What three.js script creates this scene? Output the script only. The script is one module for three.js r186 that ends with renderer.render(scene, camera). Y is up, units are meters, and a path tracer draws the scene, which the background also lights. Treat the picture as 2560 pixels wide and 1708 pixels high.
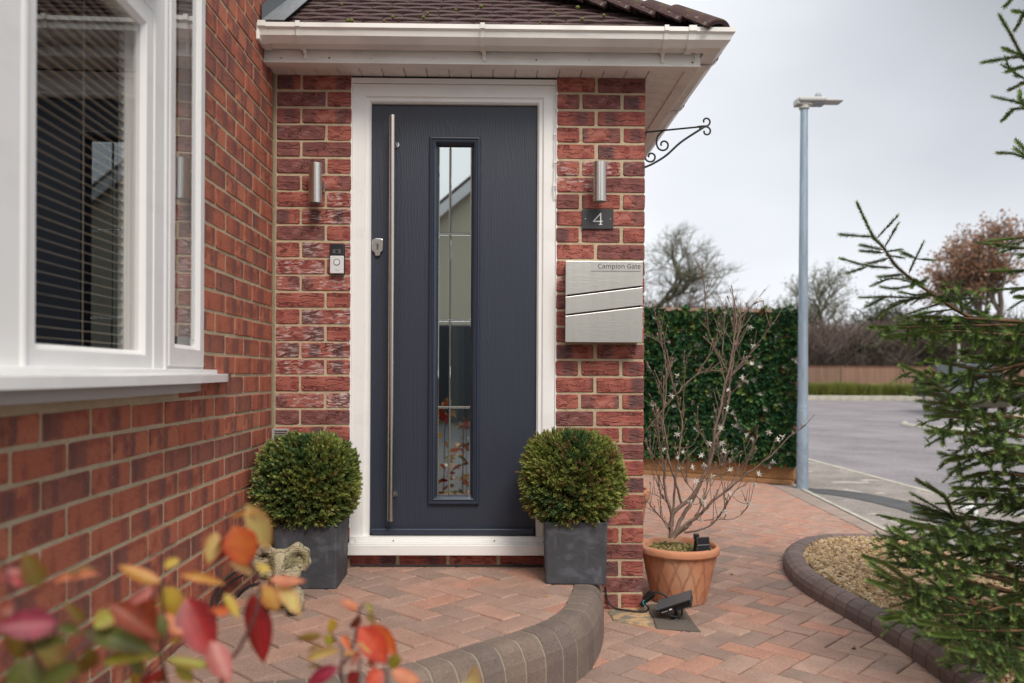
import * as THREE from 'three';
import { mergeGeometries, mergeVertices, toCreasedNormals } from 'three/addons/utils/BufferGeometryUtils.js';
import { RoundedBoxGeometry } from 'three/addons/geometries/RoundedBoxGeometry.js';
import { MarchingCubes } from 'three/addons/objects/MarchingCubes.js';
import { FontLoader } from 'three/addons/loaders/FontLoader.js';
import { TextGeometry } from 'three/addons/geometries/TextGeometry.js';

// ---------------------------------------------------------------- camera, sky, sun, exposure
const scene = new THREE.Scene();
const V = (x, y, z) => new THREE.Vector3(x, y, z);
const camera = new THREE.PerspectiveCamera(2 * Math.atan(854 / 2055) * 180 / Math.PI, 1024 / 683, 0.05, 400);
{
  const yaw = 0.9 * Math.PI / 180, roll = 0.28 * Math.PI / 180;
  const fw = V(Math.sin(yaw), 0, -Math.cos(yaw)), rt = V(Math.cos(yaw), 0, Math.sin(yaw));
  camera.position.set(0, 1.053, 3.69);
  camera.up.set(0, Math.cos(roll), 0).addScaledVector(rt, -Math.sin(roll));
  camera.lookAt(camera.position.clone().add(fw));
  camera.setViewOffset(2560, 1708, 21, -82, 2560, 1708);      // an upright lens shifted a little upwards
  camera.focus = 3.62; camera.userData.fStop = 2.2;
}
const renderer = new THREE.WebGLRenderer({ antialias: true });
renderer.setSize(1024, 683);
renderer.toneMapping = THREE.LinearToneMapping;
renderer.toneMappingExposure = 1.2;
renderer.shadowMap.enabled = true;

// seeded random and periodic value noise
function rng(s) { return () => { s |= 0; s = s + 0x6D2B79F5 | 0; let t = Math.imul(s ^ s >>> 15, 1 | s); t = t + Math.imul(t ^ t >>> 7, 61 | t) ^ t; return ((t ^ t >>> 14) >>> 0) / 4294967296; }; }
const hash = (x, y, s) => { let h = Math.imul(x, 374761393) + Math.imul(y, 668265263) + Math.imul(s, 974634777) | 0; h = Math.imul(h ^ h >>> 13, 1274126177); return ((h ^ h >>> 16) >>> 0) / 4294967296; };
const md = (a, n) => ((a % n) + n) % n;
function vn(x, y, s = 0, px = 4096, py = 4096) {
  const xi = Math.floor(x), yi = Math.floor(y), fx = x - xi, fy = y - yi, a = fx * fx * (3 - 2 * fx), b = fy * fy * (3 - 2 * fy);
  const x0 = md(xi, px), x1 = md(xi + 1, px), y0 = md(yi, py), y1 = md(yi + 1, py);
  const p = hash(x0, y0, s), q = hash(x1, y0, s), r = hash(x0, y1, s), t = hash(x1, y1, s);
  return p + (q - p) * a + (r - p) * b + (p - q - r + t) * a * b;
}
function fbm(x, y, s = 0, oct = 4, px = 4096, py = 4096) { let v = 0, a = .5, n = 0; for (let i = 0; i < oct; i++) { v += a * vn(x, y, s + i * 17, px, py); n += a; a *= .5; x *= 2; y *= 2; px *= 2; py *= 2; } return v / n; }
const clamp = (x, a = 0, b = 1) => Math.min(b, Math.max(a, x));
const sm = (a, b, x) => { const t = clamp((x - a) / (b - a)); return t * t * (3 - 2 * t); };
const mix = (a, b, t) => a + (b - a) * t;
const mix3 = (a, b, t) => [mix(a[0], b[0], t), mix(a[1], b[1], t), mix(a[2], b[2], t)];

{ // the sky: a bright overcast, darkened at the upper right to imitate lens falloff
  const W = 1024, H = 512, d = new Float32Array(W * H * 4);
  for (let j = 0; j < H; j++) for (let i = 0; i < W; i++) {
    const ph = ((i + .5) / W - .5) * 2 * Math.PI, th = ((j + .5) / H - .5) * Math.PI;
    const x = Math.cos(ph) * Math.cos(th), z = Math.sin(ph) * Math.cos(th), y = Math.sin(th);
    const az = Math.atan2(x, -z) * 180 / Math.PI, el = Math.max(0, th * 180 / Math.PI);
    const P = 24, u = (i + .5) / W * P;
    const n = fbm(u, el / 9 + 3, 5, 4, P, 4096) - .5, n2 = fbm(u * 2, el / 4 + 3, 9, 4, P * 2, 4096) - .5;
    let L = .84 + .40 * sm(28, 80, el) + .22 * n * (1 - sm(70, 88, el)) + .07 * n2 * (1 - sm(70, 88, el));
    const lensFade = sm(9, 40, az) * (1 - sm(95, 150, az)) * sm(2, 24, el) * (1 - sm(50, 75, el));
    L *= 1 - .62 * lensFade;  // corner dimming of a lens, painted into the sky colour
    L *= 1 + .55 * Math.exp(-(((az > 0 ? az : az + 360) - 190) ** 2) / 5000) * sm(0, 30, el) * (1 - sm(60, 85, el));   // the sun stands behind the cloud there
    const t = clamp((L - .6) / .5);
    const c = mix3([.905, .945, 1.03], [.965, .985, 1.0], t);
    const o = (j * W + i) * 4;
    d[o] = L * c[0]; d[o + 1] = L * c[1]; d[o + 2] = L * c[2]; d[o + 3] = 1;
  }
  const t = new THREE.DataTexture(d, W, H, THREE.RGBAFormat, THREE.FloatType);
  t.mapping = THREE.EquirectangularReflectionMapping; t.magFilter = t.minFilter = THREE.LinearFilter; t.wrapS = THREE.RepeatWrapping; t.needsUpdate = true;
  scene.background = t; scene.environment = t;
}
const sun = new THREE.DirectionalLight(0xfff3e4, 1.95);
sun.position.set(1.9, 6.2, 5.4); sun.target.position.set(0, 0, 0);
sun.castShadow = true; sun.shadow.radius = 36; sun.shadow.mapSize.set(2048, 2048);
Object.assign(sun.shadow.camera, { left: -8, right: 8, top: 8, bottom: -8, near: .1, far: 40 });
scene.add(sun, sun.target);

// ---------------------------------------------------------------- helpers
const used = {};
function numbered(n) { used[n] = (used[n] ?? -1) + 1; return used[n] ? `${n}_${String(used[n]).padStart(3, '0')}` : n; }
function shade(o) { o.castShadow = o.receiveShadow = true; return o; }
function thing(name, label, category, [x, y, z] = [0, 0, 0], turn = 0, group) {
  const o = new THREE.Group(); o.name = numbered(name); o.position.set(x, y, z); o.rotation.y = turn;
  o.userData = { label, category }; if (group) o.userData.group = group; scene.add(o); return o;
}
function part(name, geo, mat, parent, pos, label) { const o = shade(new THREE.Mesh(geo, mat)); o.name = name; if (pos) o.position.set(...pos); if (label) o.userData.label = label; parent.add(o); return o; }
function tag(o, label, category, group) { Object.assign(o.userData, { label, category }); if (group) o.userData.group = group; return o; }
function struct(name, geo, mat, label) { const o = shade(new THREE.Mesh(geo, mat)); o.name = numbered(name); o.userData.kind = 'structure'; if (label) o.userData.label = label; scene.add(o); return o; }
function stuffed(o) { o.userData.kind = 'stuff'; return o; }
function inst(name, geo, mat, list, parent, stuff = true) {   // list of [Matrix4, Color]
  const o = shade(new THREE.InstancedMesh(geo, mat, list.length)); o.name = name;
  list.forEach(([m, c], i) => { o.setMatrixAt(i, m); if (c) o.setColorAt(i, c); });
  if (stuff) o.userData.kind = 'stuff'; parent.add(o); return o;
}
const ni = g => { const h = g.index ? g.toNonIndexed() : g; for (const k of Object.keys(h.attributes)) if (!['position', 'normal', 'uv'].includes(k)) h.deleteAttribute(k); if (!h.attributes.uv) h.setAttribute('uv', new THREE.BufferAttribute(new Float32Array(h.attributes.position.count * 2), 2)); return h; };
const mg = (...a) => mergeGeometries(a.flat(9).map(ni));
function boxUV(g, s = 1) {   // uv in metres from the dominant axis of each face
  g = ni(g); const p = g.attributes.position, n = g.attributes.normal, uv = g.attributes.uv;
  for (let i = 0; i < p.count; i++) {
    const ax = Math.abs(n.getX(i)), ay = Math.abs(n.getY(i)), az = Math.abs(n.getZ(i));
    if (ay >= ax && ay >= az) uv.setXY(i, p.getX(i) * s, p.getZ(i) * s); else if (ax >= az) uv.setXY(i, p.getZ(i) * s, p.getY(i) * s); else uv.setXY(i, p.getX(i) * s, p.getY(i) * s);
  }
  return g;
}
const T = (g, x = 0, y = 0, z = 0, rx = 0, ry = 0, rz = 0) => { if (rx) g.rotateX(rx); if (ry) g.rotateY(ry); if (rz) g.rotateZ(rz); g.translate(x, y, z); return g; };
const bx = (x0, x1, y0, y1, z0, z1, r = .003) => { const w = x1 - x0, h = y1 - y0, d = z1 - z0; r = Math.min(r, w / 2.2, h / 2.2, d / 2.2); return T(r > 0 ? new RoundedBoxGeometry(w, h, d, 1, r) : new THREE.BoxGeometry(w, h, d), (x0 + x1) / 2, (y0 + y1) / 2, (z0 + z1) / 2); };
const cyl = (r0, r1, h, x, y, z, seg = 24, axis = 'y') => T(new THREE.CylinderGeometry(r1, r0, h, seg), x, y, z, axis === 'z' ? Math.PI / 2 : 0, 0, axis === 'x' ? Math.PI / 2 : 0);
const A3 = a => V(a[0], a[1], a[2]);
class Tubes {   // tapered tubes collected into one geometry
  constructor() { this.p = []; this.n = []; this.u = []; this.i = []; }
  add(pts, r0, r1, sides = 6, cap = false) {
    const m = pts.length; if (m < 2) return this; const base = this.p.length / 3; let N = null, len = 0;
    const t = V(), b = V();
    for (let k = 0; k < m; k++) {
      t.copy(pts[Math.min(k + 1, m - 1)]).sub(pts[Math.max(k - 1, 0)]).normalize();
      if (!N) N = V(Math.abs(t.y) > .9 ? 1 : 0, Math.abs(t.y) > .9 ? 0 : 1, 0);
      N = N.clone().addScaledVector(t, -N.dot(t)).normalize(); b.crossVectors(t, N);
      if (k) len += pts[k].distanceTo(pts[k - 1]);
      const r = mix(r0, r1, k / (m - 1));
      for (let s = 0; s <= sides; s++) { const a = s / sides * 2 * Math.PI, c = Math.cos(a), d = Math.sin(a), nx = N.x * c + b.x * d, ny = N.y * c + b.y * d, nz = N.z * c + b.z * d; this.p.push(pts[k].x + nx * r, pts[k].y + ny * r, pts[k].z + nz * r); this.n.push(nx, ny, nz); this.u.push(s / sides, len * 6); }
      if (k) for (let s = 0; s < sides; s++) { const q = base + (k - 1) * (sides + 1) + s, w = q + sides + 1; this.i.push(q, q + 1, w, q + 1, w + 1, w); }
    }
    if (cap) for (const [k, dir] of [[0, -1], [m - 1, 1]]) { const c = this.p.length / 3, q = base + k * (sides + 1); t.copy(pts[Math.min(k + 1, m - 1)]).sub(pts[Math.max(k - 1, 0)]).normalize().multiplyScalar(dir); for (let s = 0; s <= sides; s++) { this.p.push(...this.p.slice((q + s) * 3, (q + s) * 3 + 3)); this.n.push(t.x, t.y, t.z); this.u.push(0, 0); } for (let s = 1; s < sides - 1; s++) dir > 0 ? this.i.push(c, c + s, c + s + 1) : this.i.push(c, c + s + 1, c + s); }
    return this;
  }
  geo() { const g = new THREE.BufferGeometry(); g.setAttribute('position', new THREE.Float32BufferAttribute(this.p, 3)); g.setAttribute('normal', new THREE.Float32BufferAttribute(this.n, 3)); g.setAttribute('uv', new THREE.Float32BufferAttribute(this.u, 2)); g.setIndex(this.i); return g; }
}
const curvePts = (pts, n, closed = false, tension = .5) => new THREE.CatmullRomCurve3(pts.map(p => p.isVector3 ? p : A3(p)), closed, 'centripetal', tension).getPoints(n);
const tube = (pts, r0, r1 = r0, sides = 8, n = 0) => new Tubes().add(n ? curvePts(pts, n) : pts.map(p => p.isVector3 ? p : A3(p)), r0, r1, sides, true).geo();
function polyGeo(tris) {   // flat-shaded triangles, an array of 9 numbers each
  const g = new THREE.BufferGeometry(); g.setAttribute('position', new THREE.Float32BufferAttribute(tris.flat(), 3)); g.computeVertexNormals();
  g.setAttribute('uv', new THREE.Float32BufferAttribute(new Float32Array(tris.length * 6), 2)); return g;
}
function strip(rows, closeRow = false, closeAll = false) {   // rows of points [x,y,z] joined by flat quads
  const t = []; const R = rows.length;
  for (let i = 0; i < (closeAll ? R : R - 1); i++) { const a = rows[i], b = rows[(i + 1) % R], n = a.length; for (let k = 0; k < (closeRow ? n : n - 1); k++) { const p = a[k], q = a[(k + 1) % n], r = b[(k + 1) % n], s = b[k]; t.push([...p, ...q, ...r], [...p, ...r, ...s]); } }
  return polyGeo(t);
}
// a mitred frame round the rectangle, profile points [distance inwards, z]; seen from +z
function ringFrame(x0, y0, x1, y1, prof) {
  const rows = prof.map(([d, z]) => [[x0 + d, y0 + d, z], [x1 - d, y0 + d, z], [x1 - d, y1 - d, z], [x0 + d, y1 - d, z]]);
  return strip(rows, true);
}
function prism(poly, y0, y1, ch = .004) {   // a block with chamfered top from a polygon [x,z] seen from above; uv in metres
  const c = poly.reduce((s, p) => [s[0] + p[0] / poly.length, s[1] + p[1] / poly.length], [0, 0]);
  let area = 0; poly.forEach((p, i) => { const q = poly[(i + 1) % poly.length]; area += p[0] * q[1] - q[0] * p[1]; });
  const P = area > 0 ? [...poly].reverse() : poly;     // wound so that the top faces up
  const ins = P.map(p => { const dx = c[0] - p[0], dz = c[1] - p[1], l = Math.hypot(dx, dz) || 1; return [p[0] + dx / l * ch * 1.5, p[1] + dz / l * ch * 1.5]; });
  const top = ins.map(p => [p[0], y1, p[1]]), mid = P.map(p => [p[0], y1 - ch, p[1]]), bot = P.map(p => [p[0], y0, p[1]]), t = [], n = P.length;
  for (let i = 1; i < n - 1; i++) t.push([...top[0], ...top[i], ...top[i + 1]]);
  for (const [a, b] of [[mid, top], [bot, mid]]) for (let i = 0; i < n; i++) { const j = (i + 1) % n; t.push([...a[i], ...a[j], ...b[j]], [...a[i], ...b[j], ...b[i]]); }
  return boxUV(polyGeo(t));
}
function clipHalf(poly, px, pz, nx, nz) {   // keep the side where (p - P).n <= 0
  const out = []; const f = p => (p[0] - px) * nx + (p[1] - pz) * nz;
  for (let i = 0; i < poly.length; i++) { const a = poly[i], b = poly[(i + 1) % poly.length], fa = f(a), fb = f(b); if (fa <= 0) out.push(a); if (fa * fb < 0) { const t = fa / (fa - fb); out.push([mix(a[0], b[0], t), mix(a[1], b[1], t)]); } }
  return out;
}
const polyArea = p => Math.abs(p.reduce((s, a, i) => { const b = p[(i + 1) % p.length]; return s + a[0] * b[1] - b[0] * a[1]; }, 0)) / 2;
const enc = v => { v = clamp(v); return Math.round(255 * (v <= .0031308 ? v * 12.92 : 1.055 * Math.pow(v, 1 / 2.4) - .055)); };
function tex(w, h, fn, rep) {
  const d = new Uint8Array(w * h * 4);
  for (let j = 0; j < h; j++) for (let i = 0; i < w; i++) { const c = fn((i + .5) / w, (j + .5) / h), o = (j * w + i) * 4; d[o] = enc(c[0]); d[o + 1] = enc(c[1]); d[o + 2] = enc(c[2]); d[o + 3] = 255; }
  const t = new THREE.DataTexture(d, w, h); t.colorSpace = THREE.SRGBColorSpace; return fin(t, rep);
}
function btex(w, h, fn, rep) {
  const d = new Uint8Array(w * h * 4);
  for (let j = 0; j < h; j++) for (let i = 0; i < w; i++) { const c = Math.round(255 * clamp(fn((i + .5) / w, (j + .5) / h))), o = (j * w + i) * 4; d[o] = d[o + 1] = d[o + 2] = c; d[o + 3] = 255; }
  return fin(new THREE.DataTexture(d, w, h), rep);
}
function fin(t, rep) { t.magFilter = t.minFilter = THREE.LinearFilter; t.wrapS = t.wrapT = THREE.RepeatWrapping; if (rep) t.repeat.set(rep[0], rep[1] ?? rep[0]); t.needsUpdate = true; return t; }
const mat = o => { const { rgb, phys, ...r } = o; const m = phys || r.transmission !== undefined || r.clearcoat !== undefined ? new THREE.MeshPhysicalMaterial(r) : new THREE.MeshStandardMaterial(r); if (rgb) m.color.setRGB(...rgb); return m; };
const tint = (m, rgb) => { const c = m.clone(); c.color.setRGB(...rgb); return c; };
const hx = s => { const c = new THREE.Color(s); return [c.r, c.g, c.b]; };
const M4 = (p, q, s) => new THREE.Matrix4().compose(p, q, s.isVector3 ? s : V(s, s, s));
const eul = (x, y, z) => new THREE.Quaternion().setFromEuler(new THREE.Euler(x, y, z));
const upTo = d => new THREE.Quaternion().setFromUnitVectors(V(0, 1, 0), d);

// ---------------------------------------------------------------- materials
const M = {};
M.upvc = mat({ rgb: [.86, .87, .88], roughness: .34, map: tex(256, 256, (u, v) => { const d = sm(.5, .8, fbm(u * 5, v * 14, 3, 4, 5, 14)), s = 1 - .05 * d - .02 * fbm(u * 3, v * 3, 8, 2, 3, 3); return [s, s * .99, s * .975]; }, [1.2, 1.2]) });
M.gutter = mat({ rgb: [.84, .835, .825], roughness: .38, map: tex(256, 256, (u, v) => { const d = sm(.45, .8, fbm(u * 6, v * 10, 3, 4, 6, 10)); const s = 1 - .14 * d; return [s, s * .985, s * .96]; }, [1, 1]) });
M.black = mat({ rgb: [.012, .012, .014], roughness: .45 });
M.rubber = mat({ rgb: [.016, .017, .02], roughness: .7 });
M.iron = mat({ rgb: [.02, .021, .024], roughness: .5 });
M.steel = mat({ rgb: [.62, .585, .55], roughness: .27, metalness: 1 });
M.steelDark = mat({ rgb: [.42, .40, .385], roughness: .25, metalness: 1 });
M.chrome = mat({ rgb: [.75, .74, .73], roughness: .13, metalness: 1 });
M.void = mat({ rgb: [.006, .006, .007], roughness: .9 });
{ // brushed stainless for the letterbox; soft upright sheen bands painted into its map
  const b = btex(256, 256, (u, v) => .5 + .5 * (vn(u * 24, v * 220, 3, 24, 220) - .5), [2, 2]);
  M.brushed = mat({ roughness: .34, metalness: 1, bumpMap: b, bumpScale: .0003, map: tex(256, 64, (u, v) => { const n = fbm(u * 5, 2.2, 3, 3, 5, 64) - .5, l = fbm(u * 60, v * 6, 5, 2, 60, 6) - .5, s = .80 + .22 * n + .05 * l; return [s, s * .99, s * .955]; }, [2.6, 2.6]) });
}
{ // mortar
  M.mortar = mat({ roughness: .95, map: tex(256, 256, (u, v) => { const n = fbm(u * 24, v * 24, 1, 3, 24, 24), l = fbm(u * 3, v * 3, 7, 3, 3, 3), g = vn(u * 128, v * 128, 5, 128, 128); return mix3([.36, .285, .185], [.60, .50, .35], clamp(.25 + .5 * n + .45 * (l - .5) + .22 * (g - .5))); }, [2, 2]),
    bumpMap: btex(256, 256, (u, v) => .6 * fbm(u * 30, v * 30, 2, 3, 30, 30) + .4 * vn(u * 128, v * 128, 3, 128, 128), [2, 2]), bumpScale: .004 });
}
function brickMats(n, kind, seed, eff) {
  const out = [];
  for (let k = 0; k < n; k++) {
    const r = rng(seed + k * 13), s = seed + k * 31, e = eff(k, r), tone = r(), spots = [], rus = kind === 'rustic';
    const m = rus ? (r() < .75 ? 1 + (r() * 2 | 0) : 0) : 1 + (r() * 3 | 0);
    for (let q = 0; q < m; q++) spots.push(rus ? [r() < .5 ? .08 + .2 * r() : .72 + .2 * r(), .07 + .07 * r(), .45 + .5 * r()] : [r(), .04 + .09 * r(), .5 + .45 * r()]);
    const whole = r() < .08 ? .5 : 0;
    const f = (u, v) => {
      const w = fbm(u * 5, v * 2.2, s, 3), w2 = fbm(u * 9, v * 4, s + 3, 3), nz = fbm(u * 60, v * 20, s + 6, 3);
      let cr;
      if (rus) { const a = 1 - Math.abs(2 * vn(u * 3.4 + w2 * 1.2, v * 8.5 + w * 4, s + 8) - 1), b = 1 - Math.abs(2 * vn(u * 5.5 + w * 2, v * 13 + w2 * 5, s + 9) - 1), g = sm(.3, .55, fbm(u * 4, v * 3, s + 23, 2)); cr = Math.max(sm(.86, .985, a), .75 * g * sm(.87, .99, b)); }
      else { const a = 1 - Math.abs(2 * vn(u * 26 + w * 4, v * 3.4 + w2 * 3, s + 8) - 1); cr = .5 * sm(.86, .99, a) * sm(.4, .62, fbm(u * 4, v * 2, s + 21, 2)); }
      let d = whole; for (const [c, wd, st] of spots) d = Math.max(d, st * (1 - sm(wd * .55, wd * 1.5, Math.abs(u - c) + .05 * (w - .5))) * sm(.0, .22, v + .14 * (w2 - .3)) * sm(.0, .22, 1 - v + .14 * (w2 - .3)));
      d = clamp(d * (.7 + .6 * nz));
      let c;
      if (rus) {
        c = mix3(mix3([.345, .095, .072], [.40, .125, .092], tone), [.25, .062, .052], sm(.35, .7, w));
        c = mix3(c, [.115, .058, .062], d);
        const ef = e * sm(.40, .70, fbm(u * 8, v * 11, s + 11, 4)) * (.3 + .7 * sm(.3, .6, w2)) * (1 - cr);
        c = mix3(c, [.64, .50, .49], clamp(ef * .85));
      } else {
        c = mix3(mix3([.42, .122, .070], [.50, .165, .092], tone), [.32, .090, .058], sm(.38, .7, w));
        c = mix3(c, [.145, .066, .062], d * .95);
        const sp = sm(.73, .85, vn(u * 70, v * 24, s + 14)); c = mix3(c, [.12, .045, .035], .45 * sp);
        c = mix3(c, [.55, .36, .28], .5 * sm(.86, .95, vn(u * 50, v * 18, s + 15)) * e);
      }
      const g = (.86 + .28 * nz) * (1 - .6 * cr);
      return [c[0] * g, c[1] * g, c[2] * g, .62 + .3 * (nz - .5) - .55 * cr - (rus ? 0 : .1 * d)];
    };
    out.push(mat({ roughness: .9, map: tex(192, 64, f), bumpMap: btex(192, 64, (u, v) => f(u, v)[3]), bumpScale: rus ? .004 : .0026 }));
  }
  return out;
}
M.rusticA = brickMats(8, 'rustic', 101, (k, r) => .04 + .16 * r());     // little bloom
M.rusticB = brickMats(6, 'rustic', 707, (k, r) => .65 + .45 * r());     // white bloom
M.housebrick = brickMats(8, 'plain', 303, (k, r) => r());
{ // concrete block paving, speckled
  const sp = (u, v) => { const n = fbm(u * 5, v * 5, 2, 4, 5, 5), g = vn(u * 150, v * 150, 4, 150, 150), h = vn(u * 90, v * 90, 8, 90, 90); let s = .82 + .36 * (n - .5) + .34 * (g - .5); s += .55 * sm(.87, .97, h); s -= .3 * sm(.86, .96, vn(u * 110, v * 110, 11, 110, 110)); return s; };
  const map = tex(512, 512, (u, v) => { const s = sp(u, v) * .85; return [s, s * .98, s * .95]; }, [2.5, 2.5]);
  const bump = btex(512, 512, (u, v) => .5 * sp(u, v), [2.5, 2.5]);
  M.pavBase = mat({ roughness: .92, map, bumpMap: bump, bumpScale: .003 });
  M.paver = [[.56, .335, .265], [.52, .32, .255], [.47, .305, .25], [.43, .295, .245], [.395, .28, .235], [.58, .315, .235], [.52, .35, .285], [.35, .26, .225]].map(c => tint(M.pavBase, c));
  M.kerb = [[.235, .185, .160], [.21, .165, .148], [.26, .20, .17]].map(c => tint(M.pavBase, c));
  M.bedKerb = [[.235, .178, .168], [.26, .195, .182], [.21, .163, .158]].map(c => tint(M.pavBase, c));
  M.border = [[.42, .33, .295], [.46, .355, .31], [.39, .315, .28]].map(c => tint(M.pavBase, c));
  M.slab = [[.155, .135, .115], [.175, .15, .13]].map(c => tint(M.pavBase, c));
  M.jointSand = mat({ rgb: [.045, .035, .026], roughness: 1 });
  M.jointPale = mat({ rgb: [.30, .27, .215], roughness: 1 });
}
{ // tarmac
  M.road = mat({ roughness: .88, map: tex(512, 512, (u, v) => { const n = fbm(u * 4, v * 4, 3, 4, 4, 4), g = vn(u * 200, v * 200, 4, 200, 200), s = .19 + .17 * (n - .5) + .11 * (g - .5) + .1 * sm(.9, .98, vn(u * 120, v * 120, 6, 120, 120)); return [s * 1.03, s * .95, s * 1.01]; }, [.35, .35]), bumpMap: btex(256, 256, (u, v) => vn(u * 120, v * 120, 4, 120, 120), [1, 1]), bumpScale: .004 });
  M.footway = mat({ roughness: .92, map: tex(512, 512, (u, v) => { const n = fbm(u * 5, v * 5, 13, 4, 5, 5), g = vn(u * 190, v * 190, 4, 190, 190), l = sm(.62, .75, fbm(u * 9, v * 9, 19, 4, 9, 9)); const s = .23 + .2 * (n - .5) + .14 * (g - .5) + .16 * l; return [s * 1.1, s * .98, s * .9]; }, [.6, .6]), bumpMap: M.road.bumpMap, bumpScale: .004 });
  M.trench = mat({ roughness: .92, map: tex(256, 256, (u, v) => { const g = vn(u * 110, v * 110, 4, 110, 110), n = fbm(u * 5, v * 5, 3, 3, 5, 5), s = .075 + .05 * (g - .5) + .04 * (n - .5); return [s, s * 1.02, s * 1.08]; }, [1, 1]) });
  M.concrete = mat({ roughness: .9, map: tex(256, 256, (u, v) => { const n = fbm(u * 6, v * 6, 33, 4, 6, 6), s = .40 + .22 * (n - .5); return [s, s * .95, s * .8]; }, [1, 1]) });
  M.earth = mat({ rgb: [.06, .05, .035], roughness: 1 });
  M.verge = mat({ roughness: 1, map: tex(256, 256, (u, v) => { const n = fbm(u * 16, v * 16, 3, 4, 16, 16); return mix3([.05, .07, .025], [.13, .13, .06], n); }, [.3, .3]) });
}
{ // painted composite door: embossed wood grain
  const grain = (u, v) => { const w = fbm(u * 3.2, v * 2.2, 5, 3), w2 = fbm(u * 10, v * 2, 9, 2); const a = Math.abs(((u * 62 + (w - .5) * 15 + (w2 - .5) * 3) % 1 + 1) % 1 - .5) * 2; return .25 * sm(.55, .95, a) + .5 * vn(u * 170, v * 9, 7) * .5 + .35; };
  M.door = mat({ rgb: [.025, .032, .053], roughness: .46, bumpMap: btex(768, 1024, grain, [1 / .76, 1 / 1.95]), bumpScale: .0016, clearcoat: .12, clearcoatRoughness: .4 });
  M.doorTrim = mat({ rgb: [.030, .039, .064], roughness: .34 });
  M.doorGlass = mat({ rgb: [.86, .92, .92], roughness: .015, metalness: 1, transparent: true, opacity: .66 });
  M.winGlass = mat({ rgb: [.88, .92, .95], roughness: .012, metalness: 1, transparent: true, opacity: .21 });
  M.winGlassSide = M.winGlass.clone(); M.winGlassSide.opacity = .5;   // seen at a grazing angle it mirrors more
}
{ // roof tiles
  const f = (s, lich) => (u, v) => { const n = fbm(u * 8, v * 8, s, 4, 8, 8), g = vn(u * 90, v * 90, s + 3, 90, 90); let c = mix3([.040, .021, .022], [.085, .042, .038], n + .3 * (g - .5)); const l = sm(.70, .78, fbm(u * 20, v * 20, s + 5, 3, 20, 20)) * lich; c = mix3(c, [.20, .19, .16], .6 * l); const m = sm(.66, .78, fbm(u * 6, v * 6, s + 9, 3, 6, 6)) * lich; return mix3(c, [.07, .075, .012], .8 * m); };
  const bm = btex(256, 256, (u, v) => vn(u * 100, v * 100, 3, 100, 100) * .6 + .4 * fbm(u * 12, v * 12, 3, 3, 12, 12), [3, 3]);
  M.tile = [0, 1, 2].map(k => mat({ roughness: .93, map: tex(256, 256, f(20 + k * 7, .35), [2.2, 2.2]), bumpMap: bm, bumpScale: .004 }));
  M.hip = mat({ roughness: .95, map: tex(256, 256, f(61, 1), [3.1, 3.1]), bumpMap: bm, bumpScale: .006 });
  M.moss = mat({ rgb: [.12, .135, .025], roughness: 1 });
  M.lead = mat({ roughness: .6, map: tex(128, 128, (u, v) => { const n = fbm(u * 4, v * 9, 3, 4, 4, 9), s = .17 + .12 * (n - .5); return [s * .92, s, s * 1.1]; }, [3, 3]) });
}
{ // fibre-clay planters: graphite with lime streaks
  const f = (u, v) => { const n = fbm(u * 5, v * 5, 3, 4, 5, 5), st = sm(.56, .82, fbm(u * 9, v * 3, 8, 4, 9, 3)) * sm(.4, .7, fbm(u * 3, v * 3, 12, 2, 3, 3)), b = sm(.62, .74, fbm(u * 4, v * 7, 28, 4, 4, 7)); let c = mix3([.036, .039, .048], [.068, .072, .085], n); c = mix3(c, [.19, .205, .24], .45 * st); return mix3(c, [.14, .155, .19], .35 * b); };
  M.planter = mat({ roughness: .62, map: tex(384, 384, f, [2.6, 2.6]), bumpMap: btex(256, 256, (u, v) => fbm(u * 8, v * 8, 4, 5, 8, 8), [3, 3]), bumpScale: .004 });
  M.soil = mat({ roughness: 1, map: tex(256, 256, (u, v) => { const n = fbm(u * 20, v * 20, 3, 4, 20, 20), m = sm(.5, .7, fbm(u * 5, v * 5, 9, 3, 5, 5)); return mix3(mix3([.05, .033, .02], [.28, .19, .09], n), [.09, .11, .03], .55 * m); }, [4, 4]), bumpMap: btex(256, 256, (u, v) => fbm(u * 24, v * 24, 5, 3, 24, 24), [4, 4]), bumpScale: .02 });
  const tc = (u, v) => { const n = fbm(u * 8, v * 4, 3, 4, 8, 4), l = sm(.5, .75, fbm(u * 5, v * 3, 9, 4, 5, 3)), g = vn(u * 120, v * 60, 4, 120, 60); let c = mix3([.50, .19, .095], [.60, .285, .165], n + .2 * (g - .5)); return mix3(c, [.64, .42, .29], .7 * l); };
  M.terracotta = mat({ roughness: .88, map: tex(512, 256, tc), bumpMap: btex(256, 256, (u, v) => fbm(u * 24, v * 12, 4, 4, 24, 12)), bumpScale: .002 });
}
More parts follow.
